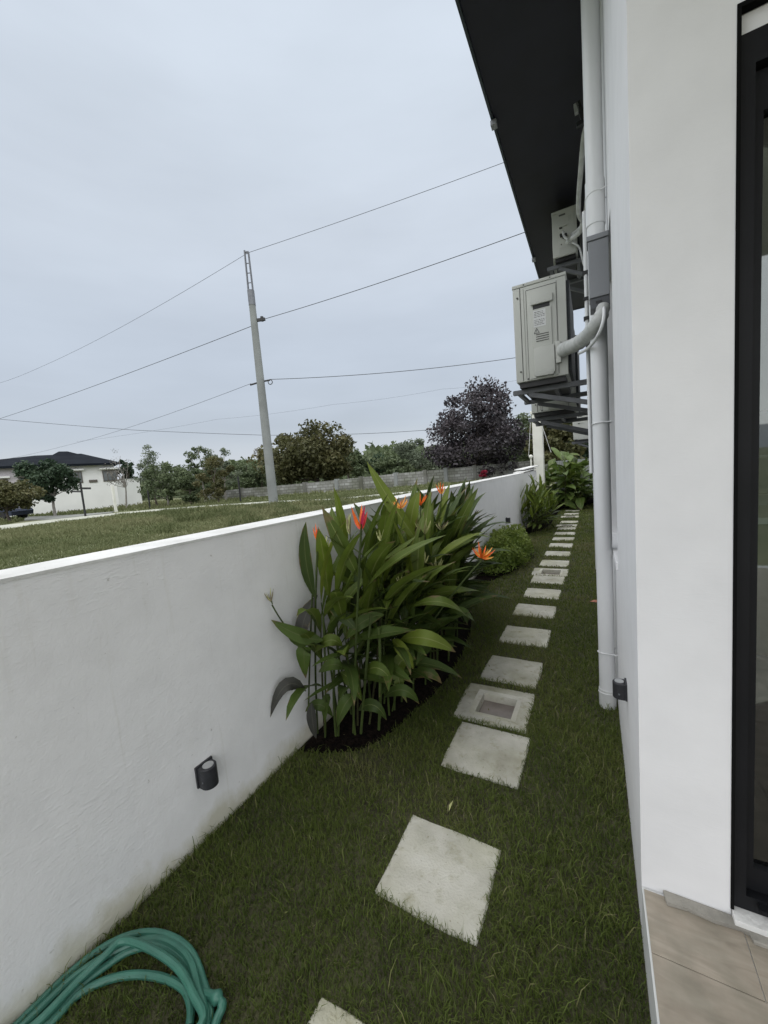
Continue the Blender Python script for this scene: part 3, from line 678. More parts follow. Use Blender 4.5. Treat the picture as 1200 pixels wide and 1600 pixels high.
for yy, lab in far_lab.items():
    d2 = thing('drain_pipe', house_xf((px_, yy, 0)), lab, 'drain pipe', 'white drain pipes on the house side')
    auto_smooth(vpipe(px_, yy, -.05, SOF - .002 if yy < 8 else 3.2, .048, 16).build('pipe', W['pvc_dull'], d2))
    m = MB(house_xf); m.box(px_, HX - .002, yy - .056, yy + .056, 1.2, 1.22); m.build('strap', W['pvc'], d2)
# grey switch box in front of the pipe
gb = thing('switch_box', house_xf((.03, 2.48, 1.9)), 'grey metal switch box fixed across the nearest drain pipe', 'electrical box')
bx0, bx1, by0, by1 = -.018, HX - .002, 2.46, 2.565
m = hb(); m.box(bx0, bx1, by0, by1, 2.40, 2.685, .004); m.build('box_body', W['grey_box'], gb)
m = hb(); m.box(bx0 - .006, bx1, by0 - .006, by1, 2.687, 2.712, .003); m.build('lid', W['grey_box'], gb)
m = hb(); m.box(bx0 + .004, bx1, by0 + .006, by1, 2.345, 2.398, .003); m.build('terminal_cover', W['grey_box_dark'], gb)
m = hb(); m.box(bx0 + .03, bx0 + .06, by0 + .003, by0 + .0055, 2.368, 2.380); m.build('slot', W['dark'], gb)
# thin conduit left of the box
cd = thing('conduit_pipe', house_xf((-.03, 2.9, 2.2)), 'thin white conduit clipped up the wall behind the grey box', 'conduit')
auto_smooth(vpipe(-.032, 2.95, 1.45, 3.1, .012, 12).build('conduit', W['pvc'], cd))
for zz in (2.30, 2.44, 2.56, 2.72):
    m = hb(); m.box(-.052, HX - .002, 2.935, 2.965, zz, zz + .022); m.build('clip', W['dark'], cd)
# floodlight / clamp high under the soffit
cl = thing('pipe_clamp', house_xf((-.04, 3.6, 4.15)), 'small black bracket with pale end high on the wall under the soffit', 'bracket')
m = hb(); m.bar((-.02, 3.6, 4.08), (-.055, 3.6, 4.22), .03, .03); m.bar((-.07, 3.6, 4.065), (HX, 3.6, 4.085), .028, .028); m.build('arm', W['dark'], cl)
m = hb(); m.bar((-.062, 3.6, 4.15), (-.070, 3.6, 4.215), .03, .03); m.build('end_cap', W['lens'], cl)

# ================================================================== AIR CONDITIONERS
def ac_unit(x0, x1, y0, ln, z0, z1, label, style):
    t = thing('air_conditioner', house_xf(((x0 + x1) / 2, y0 + ln / 2, z0)), label, 'air conditioner', 'outdoor air conditioner units on wall brackets')
    w, h = x1 - x0, z1 - z0
    X = lambda u: x0 + u * w
    Zc = lambda v: z1 - v * h
    m = hb(); m.box(x0, x1, y0, y0 + ln, z0 + .02, z1 - .026, .006); o = m.build('casing', W['ac_case'], t); auto_smooth(o, 40)
    m = hb(); m.box(x0 - .004, x1 + .004, y0 - .004, y0 + ln + .004, z1 - .024, z1, .006); auto_smooth(m.build('top_cover', W['ac_case'], t), 40)
    m = hb(); m.box(x0 + .02, x1 - .02, y0 + .03, y0 + ln - .03, z0 - .02, z0 + .018); m.build('base_pan', W['dark'], t)
    # dark coil towards the wall and round fan grille facing the garden wall
    m = hb(); m.box(x1 + .0005, x1 + .022, y0 + .035, y0 + ln - .03, z0 + .05, z1 - .05); m.build('coil', W['coil'], t)
    cy, cz, R = y0 + ln * .56, (z0 + z1) / 2, min(h, ln) * .42
    m = hb(); m.tube([(x0 - .004, cy, cz), (x0 + .004, cy, cz)], R, 24); m.build('fan_well', W['dark'], t)
    m = hb()
    for rr in [R * k / 5 for k in range(1, 6)]:
        m.tube([(x0 - .012, cy + rr * math.cos(a), cz + rr * math.sin(a)) for a in [2 * PI * k / 24 for k in range(25)]], .003, 5, False)
    for k in range(8):
        a = 2 * PI * k / 8; m.tube([(x0 - .012, cy, cz), (x0 - .012, cy + R * math.cos(a), cz + R * math.sin(a))], .003, 5)
    m.build('fan_grille', W['ac_case'], t)
    F0 = y0
    def plate(u0, u1, v0, v1, d, nm, mt, b=.003, d0=-.0005):
        m = hb(); m.box(X(u0), X(u1), F0 - d, F0 - d0, Zc(v1), Zc(v0), b); o = m.build(nm, mt, t); auto_smooth(o, 40); return o
    if style == 'big':
        plate(.135, .150, .035, .965, .0015, 'seam', W['ac_groove'], 0); 
        plate(.20, .212, .05, .95, .004, 'rib', W['ac_trim'], .0015)
        for a in ((.255, .262, .08, .965), (.83, .838, .06, .95), (.262, .83, .075, .08)): plate(*a, .0018, 'panel_groove', W['ac_groove'], 0)
        plate(.275, .82, .085, .96, .008, 'side_panel', W['ac_case'], .004)
        plate(.345, .76, .165, .245, .030, 'handle_lip', W['ac_case'], .006, .0085)
        plate(.385, .70, .2455, .285, .0105, 'handle_recess', W['dark'], 0, .0085)
        sc = plate(.36, .73, .288, .66, .020, 'service_cover', W['ac_case'], .006, .0085)
        plate(.37, .77, .665, .94, .044, 'valve_cover', W['ac_case'], .012, .0085)
        plate(.39, .74, .905, .955, .0455, 'valve_cover_shade', W['ac_trim'], .004, .0085)  # darker strip drawn for the shadow along the cover's bottom
        plate(.78, .88, .645, .855, .034, 'pipe_outlet', W['ac_case'], .006, .0085)
        plate(.395, .625, .305, .465, .0215, 'rating_label', W['label'], 0, .0205)
        rgl = random.Random(2)
        m = hb()
        for k in range(9):
            v = .318 + k * .0155
            if k in (4,): continue
            u = .41
            while u < .60:
                l = rgl.uniform(.012, .05)
                if u + l > .612: break
                m.box(X(u), X(u + l), F0 - .0222, F0 - .0217, Zc(v + .005), Zc(v)); u += l + .012
        m.build('label_print', W['ink'], t)
        m = hb(); 
        a, b, c = Vector((X(.445), 0, Zc(.475))), Vector((X(.395), 0, Zc(.525))), Vector((X(.495), 0, Zc(.525)))
        for p, q in ((a, b), (b, c), (c, a)): m.bar((p.x, F0 - .0212, p.z), (q.x, F0 - .0212, q.z), .0015, .004)
        m.box(X(.440), X(.450), F0 - .0218, F0 - .0205, Zc(.512), Zc(.492)); m.box(X(.440), X(.450), F0 - .0218, F0 - .0205, Zc(.52), Zc(.516))
        m.build('warning_triangle', W['ink'], t)
        for k in range(4): plate(.43, .67, .535 + k * .022, .543 + k * .022, .0225, 'louvre', W['ac_groove'], 0, .0205)
        for u, v in ((.09, .13), (.10, .87), (.24, .955), (.80, .40)):
            m = hb(); m.tube([(X(u), F0 - .006, Zc(v)), (X(u), F0 + .002, Zc(v))], .007, 10); m.build('screw', W['ac_groove'], t)
        for u in (.22, .72):
            m = hb(); m.tube([(X(u), F0 - .008, z1 - .012), (X(u), F0 + .002, z1 - .012)], .005, 8); m.build('screw', W['ac_groove'], t)
    else:
        plate(.26, .9, .03, .985, .006, 'side_panel', W['ac_case'], .003)
        plate(.30, .56, .10, .135, .008, 'name_plate', W['ac_groove'], 0, .0065)
        plate(.66, .80, .17, .28, .008, 'rating_label', W['ac_trim'], 0, .0065)
        plate(.28, .62, .34, .37, .02, 'handle_lip', W['ac_case'], .003, .0065)
        plate(.30, .42, .372, .40, .010, 'handle_recess', W['dark'], 0, .0065)
        plate(.27, .95, .80, .985, .018, 'valve_guard', W['ac_trim'], .004, .0065)
        for u, v in ((.36, .56), (.46, .60), (.56, .58)):
            m = hb(); m.tube([(X(u), F0 - .05, Zc(v)), (X(u), F0 + .002, Zc(v))], .012, 10); m.build('valve', W['dark'], t)
        for u, v in ((.36, .73), (.70, .72)):
            m = hb(); m.tube([(X(u), F0 - .011, Zc(v)), (X(u), F0, Zc(v))], .006, 8); m.build('screw', W['ac_groove'], t)
    return t
AC1 = ac_unit(-.540, -.166, 3.30, .84, 2.172, 2.925, 'largest grey air conditioner, nearest the camera, with white label on its side', 'big')
AC2 = ac_unit(-.350, -.110, 4.9, .72, 3.74, 4.225, 'upper small air conditioner high under the dark soffit', 'small')
AC3 = ac_unit(-.565, -.150, 4.32, .84, 2.04, 2.80, 'air conditioner hung behind and lower than the nearest one', 'big')
AC4 = ac_unit(-.36, -.06, 9.0, .75, 1.94, 2.48, 'farthest small air conditioner low over the end planting', 'small')
def bracket(x0, ya, yb, z, drop, label):
    t = thing('wall_bracket', house_xf((HX, (ya + yb) / 2, z)), label, 'bracket', 'steel brackets under the air conditioners')
    for y in (ya, yb):
        m = hb(); m.box(x0, HX - .001, y - .02, y + .02, z - .038, z - .001, .002); o = m.build('arm', W['steel'], t)
        m = hb(); m.bar((x0 + .12, y, z - .045), (HX - .002, y, z - drop), .034, .034); m.build('brace', W['steel'], t)
        m = hb(); m.box(HX - .012, HX - .0005, y - .03, y + .03, z - drop - .05, z - .04); m.build('wall_plate', W['steel'], t)
    m = hb(); m.box(x0 + .02, x0 + .05, ya + .021, yb - .021, z - .03, z - .004); m.box(x0 + .3, x0 + .33, ya + .021, yb - .021, z - .03, z - .004); m.build('rail', W['steel'], t)
    m = hb(); 
    for y in (ya, yb): m.box(x0 - .003, x0 + .0, y - .016, y + .016, z - .034, z - .006)
    m.build('end_plug', W['dark'], t)
    return t
bracket(-.585, 3.42, 4.02, 2.152, .21, 'steel wall bracket carrying the nearest air conditioner')
bracket(-.42, 5.0, 5.5, 3.72, .25, 'steel wall bracket high under the soffit carrying the upper air conditioner')
bracket(-.61, 4.44, 5.04, 2.02, .24, 'steel wall bracket carrying the second lower air conditioner')
bracket(-.40, 9.1, 9.6, 1.92, .2, 'steel wall bracket carrying the farthest air conditioner')
# refrigerant lines
rl = thing('refrigerant_pipe', house_xf((-.1, 3.2, 2.4)), 'white wrapped pipe bundle bending from the nearest air conditioner up to the grey box', 'pipe')
pts = smooth_path([on_y(*q) for q in ((879, 547, 3.275), (888, 543, 3.2), (900, 538, 3.0), (917, 526, 2.72), (930, 510, 2.50), (939, 494, 2.46), (943, 478, 2.475))], 6)
m = MB(); n_ = len(pts); m.tube(pts, [.050 - .020 * (k / n_) ** 1.5 + .0025 * math.sin(k * 1.9) for k in range(n_)], 14); auto_smooth(m.build('insulated_bundle', W['wrap'], rl), 60)
pts = smooth_path([on_y(*q) for q in ((905, 552, 2.9), (918, 545, 2.62), (932, 528, 2.45), (941, 508, 2.40), (944, 490, 2.41), (943, 478, 2.455))], 6)
m = MB(); m.tube(pts, .009, 8); auto_smooth(m.build('flexible_conduit', W['pvc'], rl))
r2 = thing('refrigerant_pipe', house_xf((-.1, 3.9, 3.6)), 'pale looped refrigerant lines running down from the soffit to the upper air conditioner', 'pipe')
def line(pxs, r, nm='line', mt='wrap'):
    pts = smooth_path([on_y(a, b, y) for a, b, y in pxs], 5)
    m = MB(); m.tube(pts, r, 9); auto_smooth(m.build(nm, W[mt], r2))
line([(918, 192, 3.7), (912, 215, 3.75), (907, 270, 3.9), (904, 310, 4.1), (905, 335, 4.3), (912, 347, 4.5), (918, 345, 4.55)], .020)
line([(917, 205, 3.8), (918, 260, 3.9), (917, 310, 4.1), (914, 335, 4.3), (911, 350, 4.5), (900, 362, 4.7), (893, 366, 4.85)], .017)
line([(912, 345, 4.45), (906, 362, 4.6), (894, 372, 4.75), (887, 378, 4.84)], .024)
line([(880, 362, 4.84), (882, 370, 4.78), (888, 374, 4.75)], .012)
line([(893, 378, 4.8), (904, 385, 4.7), (909, 400, 4.6), (913, 415, 4.5), (921, 418, 4.4)], .009, 'thin_cable')
line([(917, 350, 4.5), (914, 370, 4.55), (912, 385, 4.6)], .006, 'thin_cable')

# fallen leaf on the lawn by the pipe
fl = on_z(931, 940, .035); m = MB(); n = 8
c = [(fl.x - .06, fl.y, .03), (fl.x - .02, fl.y + .022, .045), (fl.x + .05, fl.y + .012, .04), (fl.x + .075, fl.y - .004, .05), (fl.x + .03, fl.y - .02, .035), (fl.x - .02, fl.y - .016, .035), (fl.x + .0, fl.y, .055)]
m.add(c, [(0, 6, 1), (1, 6, 2), (2, 6, 3), (3, 6, 4), (4, 6, 5), (5, 6, 0)])
tag(m.build('fallen_leaf', W['orange_leaf']), 'orange fallen leaf lying on the lawn beside the drain pipe', 'leaf')

# ================================================================== HOSE
hs = thing('garden_hose', (-1.28, .32, 0), 'coiled teal green garden hose on the grass against the wall', 'hose')
STR = [[(20, 1605), (110, 1515), (180, 1470), (240, 1457), (290, 1478), (316, 1530), (322, 1605)], [(34, 1605), (122, 1522), (198, 1478), (250, 1468), (292, 1494), (309, 1545), (313, 1605)],
 [(50, 1605), (120, 1535), (165, 1492), (192, 1470), (232, 1481), (276, 1510), (301, 1552), (312, 1605)], [(64, 1605), (118, 1548), (165, 1510), (208, 1484), (258, 1478), (298, 1512), (313, 1560), (316, 1605)],
 [(74, 1602), (120, 1556), (168, 1531), (215, 1523), (258, 1529), (288, 1546), (298, 1575), (296, 1605)]]
pts = []
for li, st in enumerate(STR):
    zz = (.016, .030, .046, .022, .016)[li]
    for k, (px, py) in enumerate(st):
        p = on_z(px, py, zz + (.012 if 2 <= k <= 4 and li in (0, 2) else 0)); p.x = max(p.x, WALL_X + .016); pts.append(p)
    if li < len(STR) - 1: pts += [(-1.10 - .01 * li, .36, zz), (-1.14, .18, zz + .01), (-1.30, .05 + .02 * li, zz), (-1.46, .10, zz), (-1.535, .20, zz)]
m = MB(); sp = smooth_path(pts, 5); m.tube(sp, .0117, 10); auto_smooth(m.build('coil', W['hose'], hs))
e0 = [on_z(px, py, z) for px, py, z in ((300, 1560, .012), (318, 1554, .02), (334, 1557, .03), (344, 1562, .034), (347, 1574, .028), (341, 1588, .02), (333, 1610, .014))]
m = MB(); sp = smooth_path(e0, 4); m.tube(sp, [.0125] * 8 + [.0145, .017, .018, .015, .009, .010, .013, .0135] + [.0125] * (len(sp) - 16), 10); auto_smooth(m.build('kinked_end', W['hose'], hs))

# ================================================================== BIG-LEAF PLANTS
def leaf_mesh(name, curve, width, up=Vector((0, 0, 1)), fold=.18, m=None, nseg=6, petiole=.10, wavy=0):
    """blade along a list of points; 4 strips across, folded at the midrib"""
    n = nseg; vs = []; fs = []; uvs = []
    K = len(curve) - 1
    def pt(s):
        q = s * K; i = min(int(q), K - 1); return curve[i].lerp(curve[i + 1], q - i)
    for i in range(n + 1):
        s = i / n; p = pt(s); tg = (pt(min(1, s + .06)) - pt(max(0, s - .06))).normalized()
        sd = tg.cross(up)
        if sd.length < .05: sd = tg.cross(Vector((0, 1, 0)))
        sd.normalize(); nn = sd.cross(tg).normalized()
        q = max(0, (s - petiole) / (1 - petiole)); prof = (math.sin(PI * min(1, q) ** .78) ** .75 if 0 < q < 1 else 0)
        hw = max(.0025, width / 2 * prof) if i < n else .0008
        wv = wavy * math.sin(s * 9)
        for u in (-1, -.5, 0, .5, 1):
            vs.append(p + sd * hw * u + nn * (abs(u) ** .8 * hw * fold * 1.6 + wv * hw * u)); uvs.append(((u + 1) / 2, s))
    for i in range(n):
        for k in range(4):
            a = i * 5 + k; fs.append((a, a + 1, a + 6, a + 5))
    me = bpy.data.meshes.new(name); me.from_pydata([tuple(v) for v in vs], [], fs); me.materials.append(m or W['lf_mid'])
    ul = me.uv_layers.new(name='UVMap')
    for lp in me.loops: ul.data[lp.index].uv = uvs[lp.vertex_index]
    me.shade_smooth(); return me
def arch_curve(L, e0, bend, n=8):
    p = Vector((0, 0, 0)); out = [p.copy()]
    for i in range(n):
        a = e0 - bend * ((i + .5) / n) ** 1.3
        p = p + Vector((math.cos(a), 0, math.sin(a))) * L / n; out.append(p.copy())
    return out
def bez(p0, p1, p2, n=8): return [p0 * (1 - t) ** 2 + p1 * 2 * t * (1 - t) + p2 * t * t for t in [k / n for k in range(n + 1)]]
LEAFSETS = {}
def leafset(key, mats, wr, bends, n=10, seed=1):
    rg = random.Random(seed); out = []
    for k in range(n):
        out.append(leaf_mesh('leaf', arch_curve(1, 0, rg.uniform(*bends)), rg.uniform(*wr), fold=rg.uniform(.08, .28), m=W[mats[k % len(mats)]], wavy=rg.uniform(0, .12)))
    LEAFSETS[key] = out
leafset('dark', ['lf_dark'], (.135, .175), (.3, 1.2), 10, 1)
leafset('mid', ['lf_mid', 'lf_dark', 'lf_mid'], (.13, .175), (.25, 1.1), 12, 2)
leafset('light', ['lf_light', 'lf_mid'], (.125, .165), (.15, .7), 8, 3)
leafset('broad', ['lf_broad', 'lf_mid', 'lf_broad'], (.38, .50), (.5, 1.3), 8, 4)
def put_leaf(parent, pos, L, azim, elev, roll, me):
    o = bpy.data.objects.new('leaf', me); COL.objects.link(o); o.parent = parent
    o.location = Vector(pos) - wloc(parent); o.scale = (L, L, L)
    o.rotation_mode = 'QUATERNION'
    o.rotation_quaternion = (Matrix.Rotation(azim, 3, 'Z') @ Matrix.Rotation(-elev, 3, 'Y') @ Matrix.Rotation(roll, 3, 'X')).to_quaternion()
    return o
def flower(parent, base, tip_dir, L, mats, n, spread, seed):
    """bract spray: narrow pointed bracts fanning from one point; bracts are sub-parts of the flower axis"""
    rg = random.Random(seed); d = Vector(tip_dir).normalized()
    ax = MB(); ax.tube([base - d * L * .25, base, base + d * L * .35], [.003, .0035, .0015], 6); fo = ax.build('flower', W['stem'], parent)
    u = d.cross(Vector((0, 1, 0))).normalized(); w = d.cross(u)
    for k in range(n):
        a = 2 * PI * k / n + rg.uniform(-.4, .4); sp = spread * rg.uniform(.55, 1.15)
        dr = (d * math.cos(sp) + (u * math.cos(a) + w * math.sin(a) * .7) * math.sin(sp)).normalized()
        ln = L * rg.uniform(.7, 1.1); b0 = base + d * L * .06 * (k % 3)
        c = [b0, b0 + dr * ln * .35 + Vector((0, 0, -.004)), b0 + dr * ln * .7, b0 + dr * ln + Vector((0, 0, .012))]
        me = leaf_mesh('bract', c, L * (.14 if n > 7 else .17), up=w, fold=.5, m=W[mats[k % len(mats)]], nseg=4, petiole=0)
        o = bpy.data.objects.new('bract', me); COL.objects.link(o); o.parent = fo; o.location = -wloc(parent)
    return fo
def to_local(o, parent): o.parent = parent; o.location = -wloc(parent); return o

hel = thing('heliconia_clump', (-1.25, 2.6, 0), 'tall clump of long green leaves with orange flowers in the near bed by the wall', 'plant')
rg = random.Random(21); rgn = np.random.default_rng(5)
bx = rgn.uniform(-1.5, -1.05, 400); by = rgn.uniform(1.66, 4.05, 400)
inner = [(-1.53, 1.60), (-1.32, 1.68), (-1.22, 1.80), (-1.14, 2.05), (-1.09, 2.35), (-1.07, 2.7), (-1.10, 3.1), (-1.18, 3.5), (-1.30, 3.85), (-1.53, 4.0)]
ok = in_poly(bx, by, inner); bases = []
for x, y in zip(bx[ok], by[ok]):
    if all((x - a) ** 2 + (y - b) ** 2 > .06 ** 2 for a, b in bases): bases.append((x, y))
    if len(bases) >= 88: break
LV = lambda k: rg.choice(LEAFSETS[k])
nleaf = 0; SPEC = []
for i, (x, y) in enumerate(bases):
    front = y < 2.3
    H = rg.uniform(.62, .98) * (1.0 if y > 2 else .92); lean = Vector((rg.uniform(-.04, .13), rg.uniform(-.10, .08), 0))
    p0 = Vector((x, y, .03)); p2 = p0 + Vector((lean.x, lean.y, H)); p1 = p0.lerp(p2, .5) + Vector((rg.uniform(-.02, .02), rg.uniform(-.02, .02), 0))
    c = bez(p0, p1, p2, 5); m = MB(); m.tube(c, [.0068, .0065, .006, .0055, .0045, .003], 7)
    auto_smooth(m.build('stem', W['stem_dark'] if rg.random() < .35 else W['stem'], hel))
    nl = rg.choice((5, 5, 6, 6)); az0 = rg.uniform(0, 2 * PI)
    for k in range(nl):
        f = .42 + .58 * k / (nl - 1); q = f * 5; j = min(int(q), 4); pos = c[j].lerp(c[j + 1], q - j)
        azm = az0 + PI * k + rg.uniform(-.5, .5)
        dx, dy = math.cos(azm), math.sin(azm)
        if x + dx * .35 < -1.5: azm = PI - azm; dx = -dx
        if dx < .1 and rg.random() < .35: azm = rg.uniform(-1.3, .9)
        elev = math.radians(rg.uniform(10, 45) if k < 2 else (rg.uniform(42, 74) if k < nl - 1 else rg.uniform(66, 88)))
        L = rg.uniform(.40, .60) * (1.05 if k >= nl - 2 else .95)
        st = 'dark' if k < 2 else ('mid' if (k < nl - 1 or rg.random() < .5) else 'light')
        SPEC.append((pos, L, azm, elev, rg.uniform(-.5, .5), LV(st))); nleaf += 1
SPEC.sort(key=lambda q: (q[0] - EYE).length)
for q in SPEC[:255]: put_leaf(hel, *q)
m = MB(); uvs = []
for pos, L, azm, elev, roll, me in SPEC[255:]:                          # the rest, deep inside and behind: one joined part
    MX = Matrix.Rotation(azm, 3, 'Z') @ Matrix.Rotation(-elev, 3, 'Y') @ Matrix.Rotation(roll, 3, 'X')
    n0 = len(m.v); m.add([Vector(pos) + MX @ (v.co * L) for v in me.vertices], [tuple(p.vertices) for p in me.polygons])
    d = {}
    for lp in me.loops: d[lp.vertex_index] = tuple(me.uv_layers['UVMap'].data[lp.index].uv)
    uvs += [d[i] for i in range(len(me.vertices))]
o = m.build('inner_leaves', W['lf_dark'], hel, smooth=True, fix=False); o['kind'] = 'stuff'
ul = o.data.uv_layers.new(name='UVMap')
for lp in o.data.loops: ul.data[lp.index].uv = uvs[lp.vertex_index]
# hand-placed leaves that the photograph shows clearly: (base px,py,depth y), (bend), (tip), width, material
def hero(b, c, tp, w, mt, up=(0, -.6, .8), fold=.16, nseg=9, wavy=.03):
    w *= 1.05; P0, P1, P2 = on_y(*b), on_y(*c), on_y(*tp)
    for P in (P0, P1, P2):
        if P.x < WALL_X + .012 and P.z < WALL_H + .02: P.x = WALL_X + .012
    me = leaf_mesh('leaf', bez(P0, P1, P2, 9), w, up=Vector(up), fold=fold, m=W[mt], nseg=nseg, wavy=wavy, petiole=.05)
    o = bpy.data.objects.new('leaf', me); COL.objects.link(o); return to_local(o, hel)
HEROES = [
 ((520, 1120, 1.66), (500, 1085, 1.58), (470, 1110, 1.60), .06, 'lf_dark', (.1, -.8, .5)),
 ((560, 1110, 1.70), (585, 1085, 1.62), (604, 1125, 1.70), .062, 'lf_dark', (.1, -.8, .5)),
 ((600, 1090, 1.85), (632, 1060, 1.78), (655, 1100, 1.9), .062, 'lf_dark', (.1, -.8, .5)),
 ((535, 1010, 1.68), (515, 985, 1.6), (492, 1020, 1.62), .065, 'lf_mid', (.1, -.8, .5)),
 ((570, 1050, 1.74), (592, 1030, 1.66), (612, 1065, 1.72), .065, 'lf_mid', (.1, -.8, .5)),
 ((640, 1060, 2.1), (668, 1035, 2.0), (690, 1068, 2.1), .065, 'lf_dark', (.1, -.8, .5)),
 ((655, 850, 2.25), (612, 790, 2.2), (573, 721, 2.2), .085, 'lf_light', (.2, -1, .1)),
 ((492, 935, 1.72), (470, 870, 1.68), (478, 815, 1.70), .072, 'lf_dark', (.5, -1, .1)),
 ((560, 902, 1.75), (535, 850, 1.68), (503, 792, 1.66), .085, 'lf_mid', (.3, -1, .2)),
 ((568, 925, 1.80), (610, 865, 1.72), (697, 836, 1.95), .075, 'lf_mid', (-.1, -.5, 1)),
 ((590, 880, 2.0), (625, 862, 1.95), (650, 838, 2.05), .055, 'lf_mid', (-.1, -.5, 1)),
 ((698, 870, 2.9), (715, 815, 2.85), (747, 762, 2.9), .085, 'lf_mid', (.6, -1, .3)),
 ((695, 880, 2.9), (712, 838, 2.85), (748, 797, 2.95), .05, 'lf_dark', (.6, -1, .3)),
 ((640, 850, 2.3), (640, 795, 2.25), (656, 766, 2.3), .085, 'lf_light', (.2, -1, .1)),
 ((655, 935, 2.2), (648, 870, 2.1), (662, 800, 2.3), .085, 'lf_mid', (.1, -1, .1)),
 ((668, 890, 2.5), (705, 845, 2.4), (760, 830, 2.75), .085, 'lf_light', (-.2, -.4, 1)),
 ((680, 880, 2.7), (720, 845, 2.6), (765, 834, 2.9), .075, 'lf_mid', (-.2, -.4, 1)),
 ((640, 950, 2.05), (695, 920, 1.95), (735, 970, 2.2), .075, 'lf_mid', (0, -.5, 1)),
 ((655, 935, 2.3), (710, 915, 2.2), (755, 925, 2.6), .075, 'lf_mid', (0, -.5, 1)),
 ((625, 1000, 1.95), (665, 985, 1.82), (712, 1019, 2.0), .088, 'lf_light', (.1, -.8, .8)),
 ((613, 1000, 1.9), (630, 1010, 1.75), (646, 1046, 1.85), .065, 'lf_light', (.4, -1, .3)),
 ((650, 1030, 2.0), (600, 1020, 1.85), (636, 1098, 1.85), .085, 'lf_mid', (.2, -1, .4)),
 ((512, 935, 1.78), (530, 955, 1.66), (558, 985, 1.7), .075, 'lf_dark', (.3, -1, .5)),
 ((498, 1050, 1.62), (520, 1028, 1.5), (540, 1046, 1.62), .065, 'lf_dark', (.1, -.7, .7)),
 ((532, 1050, 1.65), (552, 1060, 1.55), (565, 1095, 1.62), .06, 'lf_mid', (.3, -1, .4)),
 ((555, 1085, 1.66), (535, 1095, 1.55), (527, 1135, 1.6), .075, 'lf_dark', (-.1, -1, .2)),
 ((505, 1000, 1.60), (470, 1000, 1.50), (407, 966, 1.42), .075, 'lf_dark', (.3, -.8, .5)),
 ((488, 1000, 1.58), (468, 1008, 1.52), (448, 990, 1.46), .055, 'lf_dark', (.3, -.8, .5)),
 ((496, 930, 1.68), (462, 975, 1.56), (472, 1022, 1.54), .078, 'lf_brown', (.4, -1, .1)),
 ((482, 1020, 1.58), (470, 1000, 1.52), (478, 1060, 1.56), .085, 'lf_dark', (.4, -1, .1)),
 ((478, 1080, 1.52), (442, 1042, 1.40), (408, 1116, 1.34), .068, 'lf_brown', (.2, -.9, .5)),
 ((487, 1098, 1.57), (486, 1125, 1.53), (494, 1154, 1.54), .062, 'lf_brown', (.2, -1, .1)),
 ((515, 1085, 1.68), (506, 1090, 1.62), (508, 1130, 1.62), .05, 'lf_dark', (.2, -1, .1)),
 ((600, 960, 1.85), (560, 965, 1.7), (540, 1000, 1.72), .07, 'lf_dark', (.2, -1, .4)),
 ((560, 1000, 1.75), (600, 985, 1.65), (650, 985, 1.85), .07, 'lf_dark', (0, -.5, 1)),
 ((590, 870, 2.1), (585, 830, 2.05), (552, 785, 2.1), .07, 'lf_dark', (.2, -1, .1)),
 ((620, 860, 2.2), (600, 830, 2.15), (588, 800, 2.2), .07, 'lf_dark', (.2, -1, .1)),
 ((540, 850, 1.95), (520, 820, 1.9), (518, 792, 1.95), .06, 'lf_mid', (.2, -1, .1)),
 ((690, 960, 2.5), (730, 940, 2.4), (748, 985, 2.6), .07, 'lf_dark', (0, -.5, 1)),
]
for h in HEROES: hero(*h)
# clearly seen front canes
for pa, pb, pc, r in (((497, 1150, 1.66), (488, 1000, 1.64), (497, 840, 1.66), .006), ((552, 1145, 1.66), (556, 980, 1.62), (565, 815, 1.64), .006), ((482, 1110, 1.62), (484, 1010, 1.6), (488, 930, 1.62), .005),
                      ((592, 1140, 1.72), (596, 1050, 1.7), (592, 980, 1.72), .008), ((525, 1150, 1.64), (520, 1090, 1.63), (522, 1040, 1.64), .008), ((508, 1152, 1.63), (510, 1060, 1.62), (505, 960, 1.64), .006), ((564, 1146, 1.67), (572, 1040, 1.68), (580, 960, 1.74), .008),
                      ((627, 860, 2.1), (640, 1000, 2.1), (612, 1120, 2.0), .005), ((756, 872, 2.35), (700, 930, 2.2), (650, 1010, 2.2), .005), ((690, 772, 2.8), (686, 830, 2.8), (676, 960, 2.8), .004), ((657, 792, 2.5), (660, 870, 2.5), (645, 1000, 2.4), .004),
                      ((425, 945, 1.42), (440, 975, 1.45), (480, 1020, 1.56), .004), ((597, 850, 2.0), (598, 930, 2.0), (596, 1040, 1.9), .005)):
    c = [on_y(*pa), on_y(*pb), on_y(*pc)]
    for P in c: P.x = max(P.x, WALL_X + .015); P.z = max(P.z, .02)
    m = MB(); m.tube(bez(*c, 7), r, 7); auto_smooth(m.build('stem', W['stem'], hel))
def fl_at(px, py, y, L, mats, n, spread, seed, dirv=(0, 0, 1)):
    P = on_y(px, py, y); P.x = max(P.x, WALL_X + .03); flower(hel, P, dirv, L, mats, n, spread, seed)
fl_at(497, 846, 1.66, .075, ['bract_red', 'bract_orange'], 6, .42, 1)
fl_at(565, 828, 1.64, .115, ['bract_red', 'bract_orange', 'bract_pink'], 5, .48, 2, (.06, 0, 1))
fl_at(626, 794, 2.1, .065, ['bract_yellow', 'bract_orange', 'bract_yellow'], 13, 1.1, 3)
fl_at(657, 790, 2.5, .075, ['bract_orange'], 11, .8, 4)
fl_at(690, 772, 2.8, .075, ['bract_orange', 'bract_yellow'], 6, .55, 5)
fl_at(752, 872, 2.35, .085, ['bract_orange', 'bract_orange', 'bract_yellow'], 17, 1.15, 6, (.4, 0, .8))
fl_at(509, 856, 1.68, .065, ['bract_pale'], 6, 1.1, 7)
fl_at(597, 846, 2.0, .085, ['bract_pale'], 5, .6, 8)
